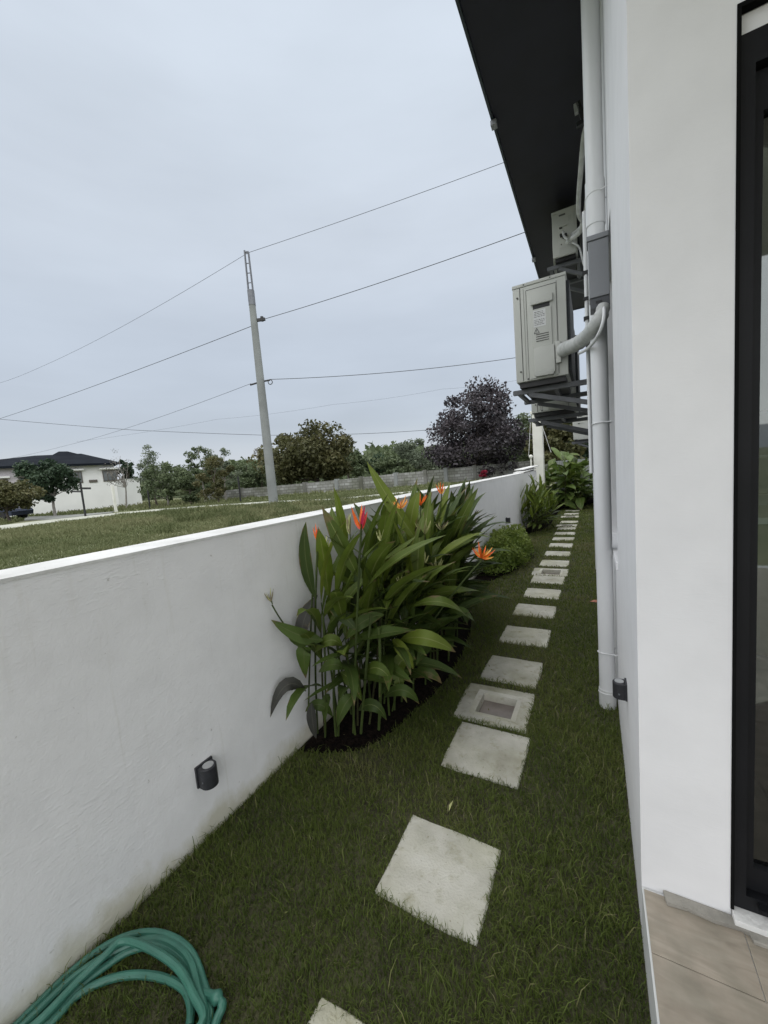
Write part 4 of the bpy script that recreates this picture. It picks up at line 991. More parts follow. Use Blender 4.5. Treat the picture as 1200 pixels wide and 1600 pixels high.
fl_at(547, 835, 1.7, .10, ['bract_pale', 'bract_dry'], 6, .25, 9)
fl_at(664, 835, 2.3, .09, ['bract_pale'], 6, .8, 10)
fl_at(690, 828, 2.7, .07, ['bract_pale', 'bract_dry'], 7, .9, 11)
fl_at(627, 912, 1.95, .05, ['bract_pale'], 5, .9, 12)
fl_at(664, 880, 2.2, .06, ['bract_pale'], 5, .7, 13)
fl_at(683, 890, 2.4, .07, ['bract_pale'], 6, .9, 14)
fl_at(673, 780, 2.7, .05, ['bract_dry'], 5, .4, 15)
fl_at(424, 940, 1.42, .055, ['bract_dry', 'bract_dry', 'bract_pale'], 7, .75, 16, (-.25, 0, 1))

# smaller heliconia-like shrub farther along
def leafy_clump(name, label, cx, cy, rx, ry, n, H, L, key, leaves=(3, 5), seed=1, xmin=None, elev=(15, 75), nmax=290):
    t = thing(name, (cx, cy, 0), label, 'plant'); rg = random.Random(seed); cnt = 0
    for i in range(n):
        a = rg.uniform(0, 2 * PI); q = math.sqrt(rg.random()); x, y = cx + rx * q * math.cos(a), cy + ry * q * math.sin(a)
        h = H * rg.uniform(.55, 1.0) * (1.05 - .35 * q); p0 = Vector((x, y, .03)); p2 = p0 + Vector((rg.uniform(-.05, .08) + .12 * q * math.cos(a), .1 * q * math.sin(a), h))
        m = MB(); m.tube([p0, p0.lerp(p2, .5) + Vector((rg.uniform(-.02, .02), 0, 0)), p2], [.009, .007, .004], 5); m.build('stem', W['stem_dark'], t)
        nl = rg.randint(*leaves); az0 = rg.uniform(0, 2 * PI)
        for k in range(nl):
            if cnt >= nmax: break
            f = .3 + .7 * k / max(1, nl - 1); pos = p0.lerp(p2, f); azm = az0 + 2.4 * k + rg.uniform(-.4, .4)
            if xmin is not None and pos.x + math.cos(azm) * L * .8 < xmin: azm = PI - azm
            e = math.radians(elev[0] + (elev[1] - elev[0]) * (k / max(1, nl - 1)) + rg.uniform(-12, 12))
            kk = key if isinstance(key, str) else (key[0] if f < .55 else key[-1])
            put_leaf(t, pos, L * rg.uniform(.75, 1.15), azm, e, rg.uniform(-.5, .5), rg.choice(LEAFSETS[kk])); cnt += 1
    return t
leafy_clump('leafy_shrub', 'dense upright shrub of narrow dark leaves against the far part of the garden wall', -1.33, 9.6, .26, .75, 46, .95, .42, ('mid', 'light'), (5, 7), 31, WALL_X)
leafy_clump('broad_leaf_shrub', 'broad leaved bright green shrub at the far end of the lawn', -.95, 14.2, .60, 1.0, 40, 1.75, .62, ('broad', 'broad'), (4, 6), 33, None, (0, 50))
leafy_clump('broad_leaf_shrub', 'broad leaved darker shrub at the end of the path by the house wall', -.25, 16.6, .42, .6, 26, 1.5, .55, ('broad', 'dark'), (4, 6), 34, None, (0, 50))
# low round bush: too many small leaves to count -> foliage in one part
lb = thing('low_bush', (-1.32, 6.3, 0), 'low rounded bright green bush with small leaves beside the path', 'bush')
rgn = np.random.default_rng(8); n = 9000
u = rgn.normal(size=(n, 3)); u /= np.linalg.norm(u, axis=1, keepdims=True); q = rgn.random(n) ** .38
P = np.stack([u[:, 0] * q * .37, u[:, 1] * q * 1.15, np.abs(u[:, 2]) * q * .47 + .06], 1); lump = value_noise(P[:, 0] + 5, P[:, 1] + P[:, 2], .16, 3)
P *= (.78 + .4 * lump)[:, None]; P[:, 0] = np.maximum(P[:, 0], WALL_X + .01 + 1.32)
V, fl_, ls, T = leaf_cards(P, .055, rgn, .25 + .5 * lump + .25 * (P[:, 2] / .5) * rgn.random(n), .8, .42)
W['bush'] = tint_mat('bush_leaves', [(0, (.06, .10, .02)), (.5, (.14, .20, .036)), (1, (.25, .30, .07))], .5, .3)
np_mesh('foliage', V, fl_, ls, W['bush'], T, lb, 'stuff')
m = MB(); rg = random.Random(9)
for k in range(14):
    x, y = -1.32 + rg.uniform(-.12, .12), 6.3 + rg.uniform(-.6, .6); m.tube([(x, y, .02), (x + rg.uniform(-.08, .08), y + rg.uniform(-.1, .1), .32)], [.008, .003], 5)
m.build('stem', W['stem_dark'], lb)

# ================================================================== LAWN GRASS
rgn = np.random.default_rng(12)
def lawn_pts(y0, y1, dens):
    n = int((y1 - y0) * 1.7 * dens); x = rgn.uniform(-1.558, .135, n); y = rgn.uniform(y0, y1, n)
    keep = x < HX - .0118 * (y - 2) - .004
    for b in (BED, BED2, BED3): keep &= ~in_poly(x, y, b)
    for cx, cy, w, d in MASK:
        keep &= ~((np.abs(x - cx) < w / 2 - .010) & (np.abs(y - cy) < d / 2 - .010))
    return x[keep], y[keep]
Vs, Fs, Ls, Ts = [], [], [], []; vo = fo_ = 0
for y0, y1, dens, w, hh in ((.05, 1.3, 26000, .0026, .030), (1.3, 2.4, 19000, .0030, .032), (2.4, 4.5, 9000, .0042, .034), (4.5, 9, 3600, .007, .036), (9, 16.2, 1600, .012, .038)):
    x, y = lawn_pts(y0, y1, dens); n = len(x)
    p1 = value_noise(x, y, .22, 1); p2 = value_noise(x, y, .7, 2); p3 = value_noise(x, y, .07, 4)
    right = np.clip((x + .35) / .35, 0, 1)
    h = hh * (.5 + .8 * rgn.random(n)) * (.6 + .6 * p1) * (1 + .35 * right * p2); tall = rgn.random(n) < .03; h[tall] *= 1.7
    bare = np.clip(1 - np.hypot((x + 1.12) / .30, (y - 1.62) / .28), 0, 1) + .5 * np.clip((p2 - .72) * 3, 0, 1)
    keep = rgn.random(n) > .65 * bare; x, y, p1, p2, p3, right, h, bare = [q[keep] for q in (x, y, p1, p2, p3, right, h, bare)]; n = len(x)
    edge = np.abs(x - WALL_X) < .05; tl = edge & (rgn.random(n) < .03); h[tl] *= 2.3
    tint = .10 + .30 * p1 + .26 * p2 + .14 * p3 + .24 * (rgn.random(n) - .5) + .22 * bare + .20 * min(1, y0 / 5); dry = rgn.random(n) < .035; tint[dry] += .38  # farther bands tinted lighter to stand for lit blade tops
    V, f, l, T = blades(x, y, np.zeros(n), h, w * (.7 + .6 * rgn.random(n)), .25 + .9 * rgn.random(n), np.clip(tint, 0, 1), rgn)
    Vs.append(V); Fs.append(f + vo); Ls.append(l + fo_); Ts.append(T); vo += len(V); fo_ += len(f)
for n, xr, yr in ((650, (-.36, .07), (.9, 3.6)), (420, (-1.5, -.3), (.5, 3.2)), (130, (-1.556, -1.52), (.3, 1.6))):
    x = rgn.uniform(*xr, n); y = rgn.uniform(*yr, n); k = ~in_poly(x, y, BED)
    for cx, cy, w, d in MASK: k &= ~((np.abs(x - cx) < w / 2 + .005) & (np.abs(y - cy) < d / 2 + .005))
    x, y = x[k], y[k]; n = len(x)
    V, f, l, T = blades(x, y, np.zeros(n), (.038 + .045 * rgn.random(n)), .0020 + .0018 * rgn.random(n), .5 + .8 * rgn.random(n), .55 + .35 * rgn.random(n), rgn)
    Vs.append(V); Fs.append(f + vo); Ls.append(l + fo_); Ts.append(T); vo += len(V); fo_ += len(f)
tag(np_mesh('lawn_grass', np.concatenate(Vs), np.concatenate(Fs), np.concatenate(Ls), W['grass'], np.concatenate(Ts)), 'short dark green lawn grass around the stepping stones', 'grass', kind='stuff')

rgn2 = np.random.default_rng(77); n = 170; x = rgn2.uniform(-1.5, .05, n); y = rgn2.uniform(.5, 4.5, n)
V, f, l, T = leaf_cards(np.stack([x, y, np.full(n, .022) + .01 * rgn2.random(n)], 1), .016, rgn2, .6 + .4 * rgn2.random(n), .2, .3)
tag(np_mesh('lawn_litter', V, f, l, W['grass'], T), 'dry clippings and bits of straw scattered on the lawn', 'litter', kind='stuff')
p = on_z(704, 1258, .03); m = MB(); m.add([(p.x, p.y - .028, .02), (p.x + .006, p.y, .034), (p.x + .002, p.y + .032, .03), (p.x - .006, p.y, .03)], [(0, 1, 2, 3)])
tag(m.build('fallen_leaf', W['bract_pale']), 'small pale yellow leaf on the grass between the nearest two slabs', 'leaf')
# ================================================================== FIELD BEYOND THE WALL
def gd(px, d): p = at_d(px, 790, d); return Vector((p.x, p.y, FZ))
# path: near and far edges measured in the photograph, extended left
def strip(name, near, far, mt, z, label, cat):
    m = MB(); n = len(near)
    a = [on_z(px, py, FZ) for px, py in near]; b = [on_z(px, py, FZ) for px, py in far]
    vs = [(p.x, p.y, FZ + z) for p in a] + [(p.x, p.y, FZ + z) for p in b] + [(p.x, p.y, FZ - .05) for p in a] + [(p.x, p.y, FZ - .05) for p in b]
    fs = [(i, i + 1, n + i + 1, n + i) for i in range(n - 1)] + [(2 * n + i, 2 * n + i + 1, i + 1, i) for i in range(n - 1)] + [(n + i, n + i + 1, 3 * n + i + 1, 3 * n + i) for i in range(n - 1)]
    m.add(vs, fs); return tag(m.build(name, W[mt], fix=False), label, cat, kind='structure')
strip('path', [(-400, 872), (-150, 846), (0, 829.5), (60, 820.5), (130, 812), (200, 804.0), (240, 800), (330, 793), (430, 786.0), (520, 783), (600, 775), (760, 760)],
      [(-400, 862), (-150, 838), (0, 822.5), (60, 815.5), (130, 807.8), (200, 801), (240, 797.2), (330, 790.6), (430, 784), (520, 780.8), (600, 773), (760, 758)], 'path', .05, 'pale concrete path crossing the field', 'path')
strip('driveway', [(38, 813.5), (80, 812.6), (130, 807.0), (176, 801.8)], [(40, 808.5), (95, 806.2), (130, 804), (178, 800.2)], 'asphalt', .045, 'grey driveway leading to the far white house', 'driveway')
rgn = np.random.default_rng(15)
Vs, Fs, Ls, Ts = [], [], [], []; vo = fo_ = 0
ppoly = [tuple(on_z(px, py, FZ)[:2]) for px, py in [(-400, 872), (-150, 846), (0, 829.5), (60, 820.5), (130, 812), (200, 804.0), (240, 800), (330, 793), (430, 786.0), (520, 783), (600, 775), (760, 760), (760, 758), (600, 773), (520, 780.8), (430, 784), (330, 790.6), (240, 797.2), (178, 800.2), (130, 804), (95, 806.2), (40, 808.5), (38, 813.5), (0, 822.5), (-150, 838), (-400, 862)]]
for d0, d1, n, w, hh in ((4.5, 9, 60000, .010, .10), (9, 15, 60000, .018, .13), (15, 24, 50000, .030, .15), (24, 45, 40000, .06, .22)):
    d = np.sqrt(rgn.uniform(d0 ** 2, d1 ** 2, n)); px = rgn.uniform(-60, 900, n)
    wx = EYE.x + (ROT[0][0] * (px - 600) / F + ROT[0][2]) * d - ROT[0][1] * .02 * d; wy = EYE.y + (ROT[1][0] * (px - 600) / F + ROT[1][2]) * d
    k = (wx < WALL_X - WALL_T - .05) | (wy > 19); k &= ~in_poly(wx, wy, ppoly); wx, wy, d = wx[k], wy[k], d[k]; n = len(wx)
    p1 = value_noise(wx, wy, 1.3, 5); p2 = value_noise(wx, wy, 4.0, 6); p3 = value_noise(wx, wy, .35, 7)
    h = hh * (.4 + rgn.random(n)) * (.35 + 1.0 * p1 * p3 * 1.6); tint = .12 + .34 * p2 + .26 * p1 + .3 * (rgn.random(n) - .4)
    V, f, l, T = blades(wx, wy, np.full(n, FZ), h, w * (.6 + .8 * rgn.random(n)), .2 + .9 * rgn.random(n), np.clip(tint, 0, 1), rgn)
    Vs.append(V); Fs.append(f + vo); Ls.append(l + fo_); Ts.append(T); vo += len(V); fo_ += len(f)
cl = rgn.uniform(0, 1, (46, 3)); 
for px, dd, hh in np.stack([250 + 330 * cl[:, 0], 9 + 9 * cl[:, 1], .16 + .22 * cl[:, 2]], 1):
    c = at_d(px, 790, dd); n = 160; r = .45 * np.sqrt(rgn.random(n)); a = rgn.random(n) * 6.283; x = c.x + r * np.cos(a); y = c.y + r * np.sin(a)
    k = (x < WALL_X - WALL_T - .1) & ~in_poly(x, y, ppoly); x, y, r = x[k], y[k], r[k]; n = len(x)
    V, f, l, T = blades(x, y, np.full(n, FZ), hh * (1.1 - r) * (.5 + .8 * rgn.random(n)), .014 + .01 * rgn.random(n), .2 + .7 * rgn.random(n), .05 + .4 * rgn.random(n), rgn)
    Vs.append(V); Fs.append(f + vo); Ls.append(l + fo_); Ts.append(T); vo += len(V); fo_ += len(f)
tag(np_mesh('field_grass', np.concatenate(Vs), np.concatenate(Fs), np.concatenate(Ls), W['field'], np.concatenate(Ts)), 'rough grass and weeds in the field beyond the wall', 'grass', kind='stuff')

# ---- far white house
fh_a, fh_b = gd(-70, 28.5), gd(187, 35.2)
fu = (fh_b - fh_a); FW = fu.length; fu.normalize(); fwv = Vector((-fu.y, fu.x, 0))       # away from the camera
if fwv.dot(ROT.col[2]) < 0: fwv = -fwv
def fx(p): return fh_a + fu * p[0] + fwv * p[1] + Vector((0, 0, p[2]))
fh = thing('house', fx((FW / 2, 4, 0)), 'far white bungalow with dark hipped roof beyond the field', 'house')
def upx(px):                                     # distance along the facade seen at image column px
    d = ray(px, 760); A = fh_a - EYE
    return (A.y * d.x - A.x * d.y) / (fu.x * d.y - fu.y * d.x)
EH = 4.0
m = MB(fx); m.box(0, FW, 0, 9, -.2, EH); m.build('wall', W['far_white'], fh)
m = MB(fx); u0 = upx(38); m.box(-.5, u0, -.03, -.004, .9, EH - .02); m.build('painted_wall_panel', W['far_pinkish'], fh)  # left stretch of the facade in a darker pinkish tone
uA, uB = upx(62), upx(141); uP = upx(113)
m = MB(fx); o = .55; RZ = EH + 1.22
m.add([(-2, -o, EH), (FW + o, -o, EH), (FW + o, 9 + o, EH), (-2, 9 + o, EH), (uA, 4.2, RZ), (uB, 4.2, RZ + .1)], [(0, 1, 5, 4), (1, 2, 5), (2, 3, 4, 5), (3, 0, 4), (0, 3, 2, 1)])
rf = m.build('roof', W['far_roof'], fh)
m = MB(fx); ug = upx(78); uh = upx(145); m.add([(ug, 2.6, RZ - .45), (uh + .6, 2.6, RZ - .45), (uh + .3, 6.2, RZ - .3), (ug, 6.2, RZ - .3), (upx(104), 4.5, RZ + .36), (upx(119), 4.5, RZ + .36)], [(0, 1, 5, 4), (1, 2, 5), (2, 3, 4, 5), (3, 0, 4)]); m.build('upper_hip', W['far_roof'], rf)
m = MB(fx); m.box(-2, FW + o, -o - .03, -o - .005, EH - .16, EH + .02); m.build('fascia', W['far_roof'], fh)
def fwin(px0, px1, z0, z1, panes, ledge=True):
    a, b = upx(px0), upx(px1); m = MB(fx); m.box(a, b, -.05, -.006, z0, z1); w_ = m.build('window', W['far_frame'], fh)
    for k in range(panes):
        pa = a + .06 + (b - a - .06) * k / panes; pb = a + (b - a - .06) * (k + 1) / panes
        m = MB(fx); m.box(pa, pb, -.07, -.052, z0 + .08, z1 - .08); m.build('pane', W['far_glass'], w_)
    if ledge: m = MB(fx); m.box(a - .2, b + .15, -.35, -.006, z1 + .08, z1 + .2); m.build('ledge', W['far_white'], w_)
fwin(109, 131, 2.4, 3.4, 4); fwin(163, 185, 2.4, 3.4, 3); fwin(-6, 14, 2.2, 3.05, 3); fwin(31, 42, 2.4, 3.15, 1)
m = MB(fx); um = upx(147); m.box(um - .3, um + .3, -.08, -.005, 2.4, 2.62); m.build('vent', W['far_frame'], fh)
fw2 = thing('boundary_wall', gd(205, 36), 'white boundary wall running right from the far bungalow', 'wall')
a, b = gd(184, 35.3), gd(222, 38); m = MB(); m.bar(a + Vector((0, 0, 1.2)), b + Vector((0, 0, 1.2)), .2, 2.6); m.build('wall_body', W['far_white'], fw2)
m = MB(); m.bar(a + Vector((0, 0, 2.53)), b + Vector((0, 0, 2.53)), .26, .055); m.build('coping', W['far_white'], fw2)
# parked car behind the low tree
cpos = gd(-12, 26); car = thing('parked_car', cpos, 'dark blue parked car half hidden under the small tree at the left edge', 'car')
def cx_(p): q = Vector((ROT.col[0].x, ROT.col[0].y, 0)).normalized(); r = Vector((-q.y, q.x, 0)); return cpos + q * p[0] + r * p[1] + Vector((0, 0, p[2]))
m = MB(cx_); prof = [(-.40, .25), (.40, .25), (.42, .55), (.40, .72), (-.40, .72), (-.42, .55)]
P = [(-2.0, .28), (1.95, .28), (2.0, .55), (1.9, .70), (1.1, .78), (.55, 1.25), (-.9, 1.28), (-1.6, .82), (-1.98, .74)]
n = len(P); m.add([(p[0], -.8, p[1]) for p in P] + [(p[0], .8, p[1]) for p in P], [tuple(range(n)), tuple(range(2 * n - 1, n - 1, -1))] + [(k, (k + 1) % n, n + (k + 1) % n, n + k) for k in range(n)]); m.build('body', W['car_paint'], car)
m = MB(cx_); m.add([(1.0, -.805, .80), (.53, -.805, 1.2), (-.85, -.805, 1.22), (-1.45, -.805, .84)], [(0, 1, 2, 3)]); m.build('window', W['far_glass'], car)
for k in (-1.25, 1.25):
    for s in (-.72, .72):
        m = MB(cx_); m.tube([(k, s - .1, .31), (k, s + .1, .31)], .31, 14); m.build('wheel', W['tyre'], car)

# ---- posts, signpost
sp = gd(131, 21.2); sg = thing('signpost', sp, 'dark signpost with two crossed name blades beside the path', 'signpost')
q = Vector((ROT.col[0].x, ROT.col[0].y, 0)).normalized(); up = Vector((0, 0, 1)); r3 = Vector((-q.y, q.x, 0))
hgt = 1.55 + 26 * 21.2 / 600 - FZ
m = MB(); m.bar(sp, sp + up * hgt, .075, .075); m.build('post', W['dark'], sg)
m = MB(); m.bar(sp + up * (hgt - .33) + q * .04, sp + up * (hgt - .36) + q * .42 + r3 * .15, .04, .11); m.build('name_blade', W['dark'], sg)
m = MB(); m.bar(sp + up * (hgt - .50) - q * .04, sp + up * (hgt - .46) - q * .48 - r3 * .1, .04, .08); m.build('name_blade', W['dark'], sg)
cp = gd(180, 25); c1 = thing('concrete_post', cp, 'squat white concrete post in front of the far bungalow', 'post')
m = MB(); m.bar(cp, cp + up * 1.75, .13, .13); m.build('shaft', W['post_white'], c1)
m = MB(); m.bar(cp, cp + up * .10, .17, .17); m.build('foot', W['post_white'], c1)
for px, d, h, lab in ((377, 24, 1.6, 'thin dark stake standing in the grass left of the utility pole'), (234, 25, 1.2, 'thin dark stake in the grass right of the boundary wall')):
    b0 = gd(px, d); m = MB(); m.bar(b0, b0 + up * h, .07, .07); m.add([b0 + up * h + q * .035, b0 + up * h - q * .035, b0 + up * (h + .08)], [(0, 1, 2)])
    tag(m.build('wooden_stake', W['dark']), lab, 'stake', 'thin stakes in the field')

# ---- utility pole and lines
D_P = 18.5; pb = gd(428, D_P); pole = thing('utility_pole', pb, 'tall grey concrete utility pole with ladder-like steel top', 'utility pole')
zat = lambda px, py, d: EYE.z + (ray(px, py) * (d / F)).z
def pole_z(px, py):
    r = ray(px, py); return EYE.z + math.hypot(pb.x, pb.y) / math.hypot(r.x, r.y) * r.z
def pole_pt(px, py, off=0): return Vector((pb.x, pb.y, pole_z(px, py))) + Vector((ROT.col[0].x, ROT.col[0].y, 0)) * off
ZT = pole_z(394, 458); ZL = pole_z(386, 393)
qd = q
m = MB(); m.tube([pb - up * .3, pb + up * 4, Vector((pb.x, pb.y, ZT))], [.23, .20, .145], 12); auto_smooth(m.build('shaft', W['pole'], pole))
top = Vector((pb.x, pb.y, 0))
m = MB(); m.tube([top + up * (ZT - .55), top + up * (ZT + .1)], .16, 12); m.build('collar', W['pole_metal'], pole)
for s in (-1, 1): m = MB(); m.bar(top + q * s * .11 + up * (ZT - .5), top + q * s * .085 + up * (ZL + (.05 if s < 0 else -.05)), .06, .055); m.build('rail', W['pole_metal'], pole)
for k in range(4): m = MB(); zz = ZT + .45 + k * .42; m.bar(top - q * .1 + up * zz, top + q * .1 + up * zz, .03, .03); m.build('rung', W['pole_metal'], pole)
m = MB(); m.bar(top - q * .1 + up * (ZL - .02), top + q * .1 + up * (ZL - .02), .05, .05); m.build('top_bar', W['pole_metal'], pole)
ZM = pole_z(405, 501) - .06; m = MB(); m.bar(top + up * (ZM + .05), top + q * .52 + up * (ZM + .08), .1, .12); m.tube([top + q * .38 + up * ZM, top + q * .38 + up * (ZM + .2)], .07, 8); m.build('insulator_arm', W['dark'], pole)
ZK = pole_z(410, 596); m = MB(); m.tube([top - q * .5 + up * (ZK - .12), top + up * (ZK - .02), top + q * .45 + up * (ZK + .03)], .04, 6)
m.tube([top + q * (.45 + .1 * math.cos(a)) + up * (ZK - .06 + .11 * math.sin(a)) for a in [2 * PI * k / 12 for k in range(13)]], .02, 5); m.build('cable_clamp', W['dark'], pole)
def wire(pts, r, lab, sag=0):
    P = [q_ if isinstance(q_, Vector) else at_d(*q_) for q_ in pts]; out = []
    for i in range(len(P) - 1):
        for k in range(16):
            t = k / 16; p = P[i].lerp(P[i + 1], t); p.z -= sag * 4 * t * (1 - t); out.append(p)
    out.append(P[-1]); m = MB(); m.tube(out, r, 5)
    tag(m.build('power_line', W['wire']), lab, 'power line', 'overhead lines strung from the utility pole')
wire([(-60, 612, 36), (60, 575, 31.5), pole_pt(386, 398, -.1)], 0.0080, 'thin topmost line falling left from the very top of the pole', .25)
wire([pole_pt(388, 395, .1), (795, 251, 14.2), (860, 229, 13.6)], 0.0092, 'thin topmost line rising right from the pole top to the eave', .05)
wire([(-60, 669, 36), (0, 654, 34), pole_pt(404, 509, -.1)], 0.0135, 'dark line falling left from the upper insulator arm', .12)
wire([pole_pt(407, 500, .52), (825, 361, 12.7), (880, 343, 12.3)], 0.0123, 'dark line rising right from the upper insulator arm to the eave', .08)
wire([(-60, 727, 40), (100, 697, 34.8), pole_pt(409, 598, -.45)], 0.0086, 'faint line falling left from the lower cable clamp', .2)
wire([pole_pt(411, 594, .45), (805, 559, 17.9), (900, 549, 17.5)], 0.0135, 'line running right from the lower cable clamp behind the air conditioner', .16)
wire([(-60, 653, 35), (0, 655, 34), (210, 672, 33), (415, 680, 32), (560, 678, 31), (680, 671, 30), (830, 645, 28), (930, 622, 27)], 0.0172, 'low sagging line crossing the whole sky behind the pole', .03)
wire([(120, 690, 60), (340, 655, 55), (520, 632, 52), (690, 608, 50), (830, 590, 48)], 0.0098, 'very faint farthest line sloping across the sky', .2)

# ---- hollow block boundary wall
def chb(pts, h, label):
    t = thing('block_wall', pts[0], label, 'wall')
    for i in range(len(pts) - 1):
        a, b = pts[i], pts[i + 1]; l = (b - a).length; dv = (b - a).normalized(); nv = Vector((-dv.y, dv.x, 0)) * .08
        vs = [a - nv, b - nv, b - nv + up * h[i + 1], a - nv + up * h[i], a + nv, b + nv, b + nv + up * h[i + 1], a + nv + up * h[i]]
        m = MB(); m.add(vs, [(0, 1, 2, 3), (5, 4, 7, 6), (3, 2, 6, 7), (0, 3, 7, 4), (1, 5, 6, 2)]); o = m.build('block_course', W['chb'], t, fix=False)
        ul = o.data.uv_layers.new(name='UVMap'); U = [(0, 0), (l, 0), (l, h[i + 1]), (0, h[i])] * 2
        for lp in o.data.loops: ul.data[lp.index].uv = U[lp.vertex_index]
        m = MB(); m.bar(a - up * .1, a + up * (h[i] + .08), .3, .3); m.build('pillar', W['chb'] if i % 2 else W['pole'], t)
    return t
chb([gd(px, d) for px, d in ((330, 33), (380, 32), (430, 31), (480, 30), (530, 29.5), (568, 29), (622, 29), (668, 29), (700, 29), (745, 29), (800, 29), (860, 29))], [.75, .8, .82, .85, .9, .95, 1.02, 1.05, 1.08, 1.1, 1.15, 1.2], 'long grey hollow block wall across the far side of the field')

# ================================================================== TREES
TM = {
 'dark': tint_mat('tree_leaf_dark', [(0, (.018, .036, .020)), (.6, (.038, .066, .034)), (1, (.075, .105, .055))], .6, .2),
 'mid': tint_mat('tree_leaf_mid', [(0, (.052, .074, .036)), (.6, (.108, .140, .070)), (1, (.19, .22, .12))], .6, .25),
 'pale': tint_mat('tree_leaf_pale', [(0, (.085, .108, .070)), (.6, (.155, .185, .125)), (1, (.27, .30, .22))], .6, .25),
 'brown': tint_mat('tree_leaf_brown', [(0, (.034, .037, .016)), (.5, (.082, .084, .032)), (1, (.15, .125, .06))], .6, .2),
 'purple': tint_mat('tree_leaf_purple', [(0, (.017, .016, .018)), (.5, (.048, .042, .048)), (.8, (.108, .093, .104)), (1, (.24, .215, .215))], .5, .12),
 'twig': tint_mat('tree_leaf_twig', [(0, (.09, .085, .075)), (.6, (.16, .15, .13)), (1, (.26, .25, .22))], .7, .1)}
def tree(label, px, d, top, half, crown, n, leaf, key, seed, name='tree', trunk_r=.12, clear=.25, lumps=26, stretch=1.0, bark='wood_stem', group=None, cat='tree', shape=None, gap=.5, base=None):
    """px: column of the trunk, d: distance, top: image row of the top, half: half width in image px, crown: image row of the crown's underside"""
    b = gd(px, d); s = d / F; rg = np.random.default_rng(seed); r2 = random.Random(seed)
    zt = zat(px, top, d); zc = max(zat(px, crown, d), FZ + .05); R = half * s; H = zt - zc
    t = thing(name, b, label, cat, group)
    m = MB(); pts = [Vector((b.x, b.y, FZ - .1))]
    for k in range(1, 6): pts.append(Vector((b.x + r2.uniform(-.1, .1) * R, b.y + r2.uniform(-.1, .1) * R, FZ + (zt - FZ) * .85 * k / 5)))
    m.tube(smooth_path(pts, 2), [trunk_r * (1 - .085 * k) for k in range(11)], 8)
    cs = []
    for k in range(lumps):
        for _ in range(30):
            v = rg.normal(size=3); v /= np.linalg.norm(v); v *= rg.random() ** .4
            z = (v[2] + 1) / 2
            lim = shape(z) if shape else math.sqrt(max(.05, 1 - (2 * z - .9) ** 2 * .8))
            if math.hypot(v[0], v[1]) <= lim: break
        c = np.array([b.x + v[0] * R * .86, b.y + v[1] * R * .86, zc + z * H * .93 + H * .03]); cs.append((c, R * (.16 + .22 * rg.random()) * stretch))
        if k < 14:
            f = .25 + .6 * max(0, min(1, (c[2] - FZ) / (zt - FZ) * .7)); st = pts[min(5, int(f * 5))]
            m.tube([st, st.lerp(Vector(c), .55) + Vector((0, 0, -.04 * R)), Vector(c)], [trunk_r * .42, trunk_r * .26, trunk_r * .1], 5)
    m.build('trunk', W[bark], t)
    per = n // lumps; PP = []; TT = []
    for c, rr in cs:
        q = rg.normal(size=(per, 3)); q /= np.maximum(1e-3, np.linalg.norm(q, axis=1, keepdims=True)); q *= (rg.random((per, 1)) ** .45) * rr; q[:, 2] *= .72
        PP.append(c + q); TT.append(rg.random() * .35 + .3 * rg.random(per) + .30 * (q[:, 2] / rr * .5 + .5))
    P = np.concatenate(PP); P[:, 2] = np.maximum(P[:, 2], FZ + .03); T0 = np.concatenate(TT)
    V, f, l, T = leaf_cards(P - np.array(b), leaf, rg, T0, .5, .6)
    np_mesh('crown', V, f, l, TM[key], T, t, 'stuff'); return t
cone = lambda z: 1.02 - .80 * z ** 1.15
tree('tall dark purple leaved tree standing behind the garden wall', 752, 30, 590, 98, 746, 21000, .22, 'purple', 1, 'purple_tree', .22, shape=lambda z: .12 + .90 * (1 - z) ** .62 if z > .12 else .8, lumps=90, stretch=.85)
tree('large brownish green tree just right of the utility pole', 490, 34, 666, 80, 756, 16000, .30, 'brown', 2, 'bushy_tree', .25, lumps=64, shape=lambda z: math.sqrt(max(.05, 1 - max(0, z - .25) ** 2 * 1.5)))
tree('dark green round tree in front of the far bungalow', 84, 26, 714, 42, 786, 8500, .19, 'dark', 3, 'round_tree', .10, bark='pale_stem', lumps=46)
tree('low reddish brown tree at the left edge above the parked car', 14, 22, 752, 42, 798, 6500, .16, 'brown', 4, 'round_tree', .08, lumps=40)
tree('nearly bare pale twiggy tree at the right end of the bungalow', 197, 30, 698, 28, 770, 560, .10, 'twig', 5, 'bare_tree', .07, bark='pale_stem', lumps=24)
tree('dark bushy tree behind the boundary wall', 206, 42, 716, 18, 765, 2600, .30, 'dark', 6, 'bushy_tree', .14)
tree('slender pale green tree with pointed top left of centre', 246, 30, 680, 30, 776, 3600, .14, 'pale', 7, 'slender_tree', .08, lumps=40, shape=cone, stretch=.9)
tree('mid green tree under the slender pale tree', 262, 27, 718, 40, 786, 4200, .16, 'mid', 8, 'bushy_tree', .08, bark='pale_stem', lumps=40, stretch=.9)
tree('leaning small green tree left of the twin topped tree', 299, 27, 726, 30, 784, 4200, .16, 'mid', 9, 'bushy_tree', .07, lumps=20)
tree('tall loose tree with a green tuft top, left of the utility pole', 322, 30, 681, 32, 772, 3400, .15, 'mid', 10, 'slender_tree', .09, bark='pale_stem', lumps=44, stretch=.8)
tree('tall loose pale tree beside the tufted one', 354, 31, 693, 30, 772, 2600, .14, 'pale', 11, 'slender_tree', .08, bark='pale_stem', lumps=24, stretch=.8)
tree('reddish brown small tree in front of the loose pale trees', 342, 25, 714, 34, 784, 4200, .14, 'brown', 12, 'small_tree', .06, lumps=22)
tree('rounded green tree left of the pole behind the block wall', 394, 38, 718, 34, 772, 4600, .24, 'mid', 13, 'bushy_tree', .12)
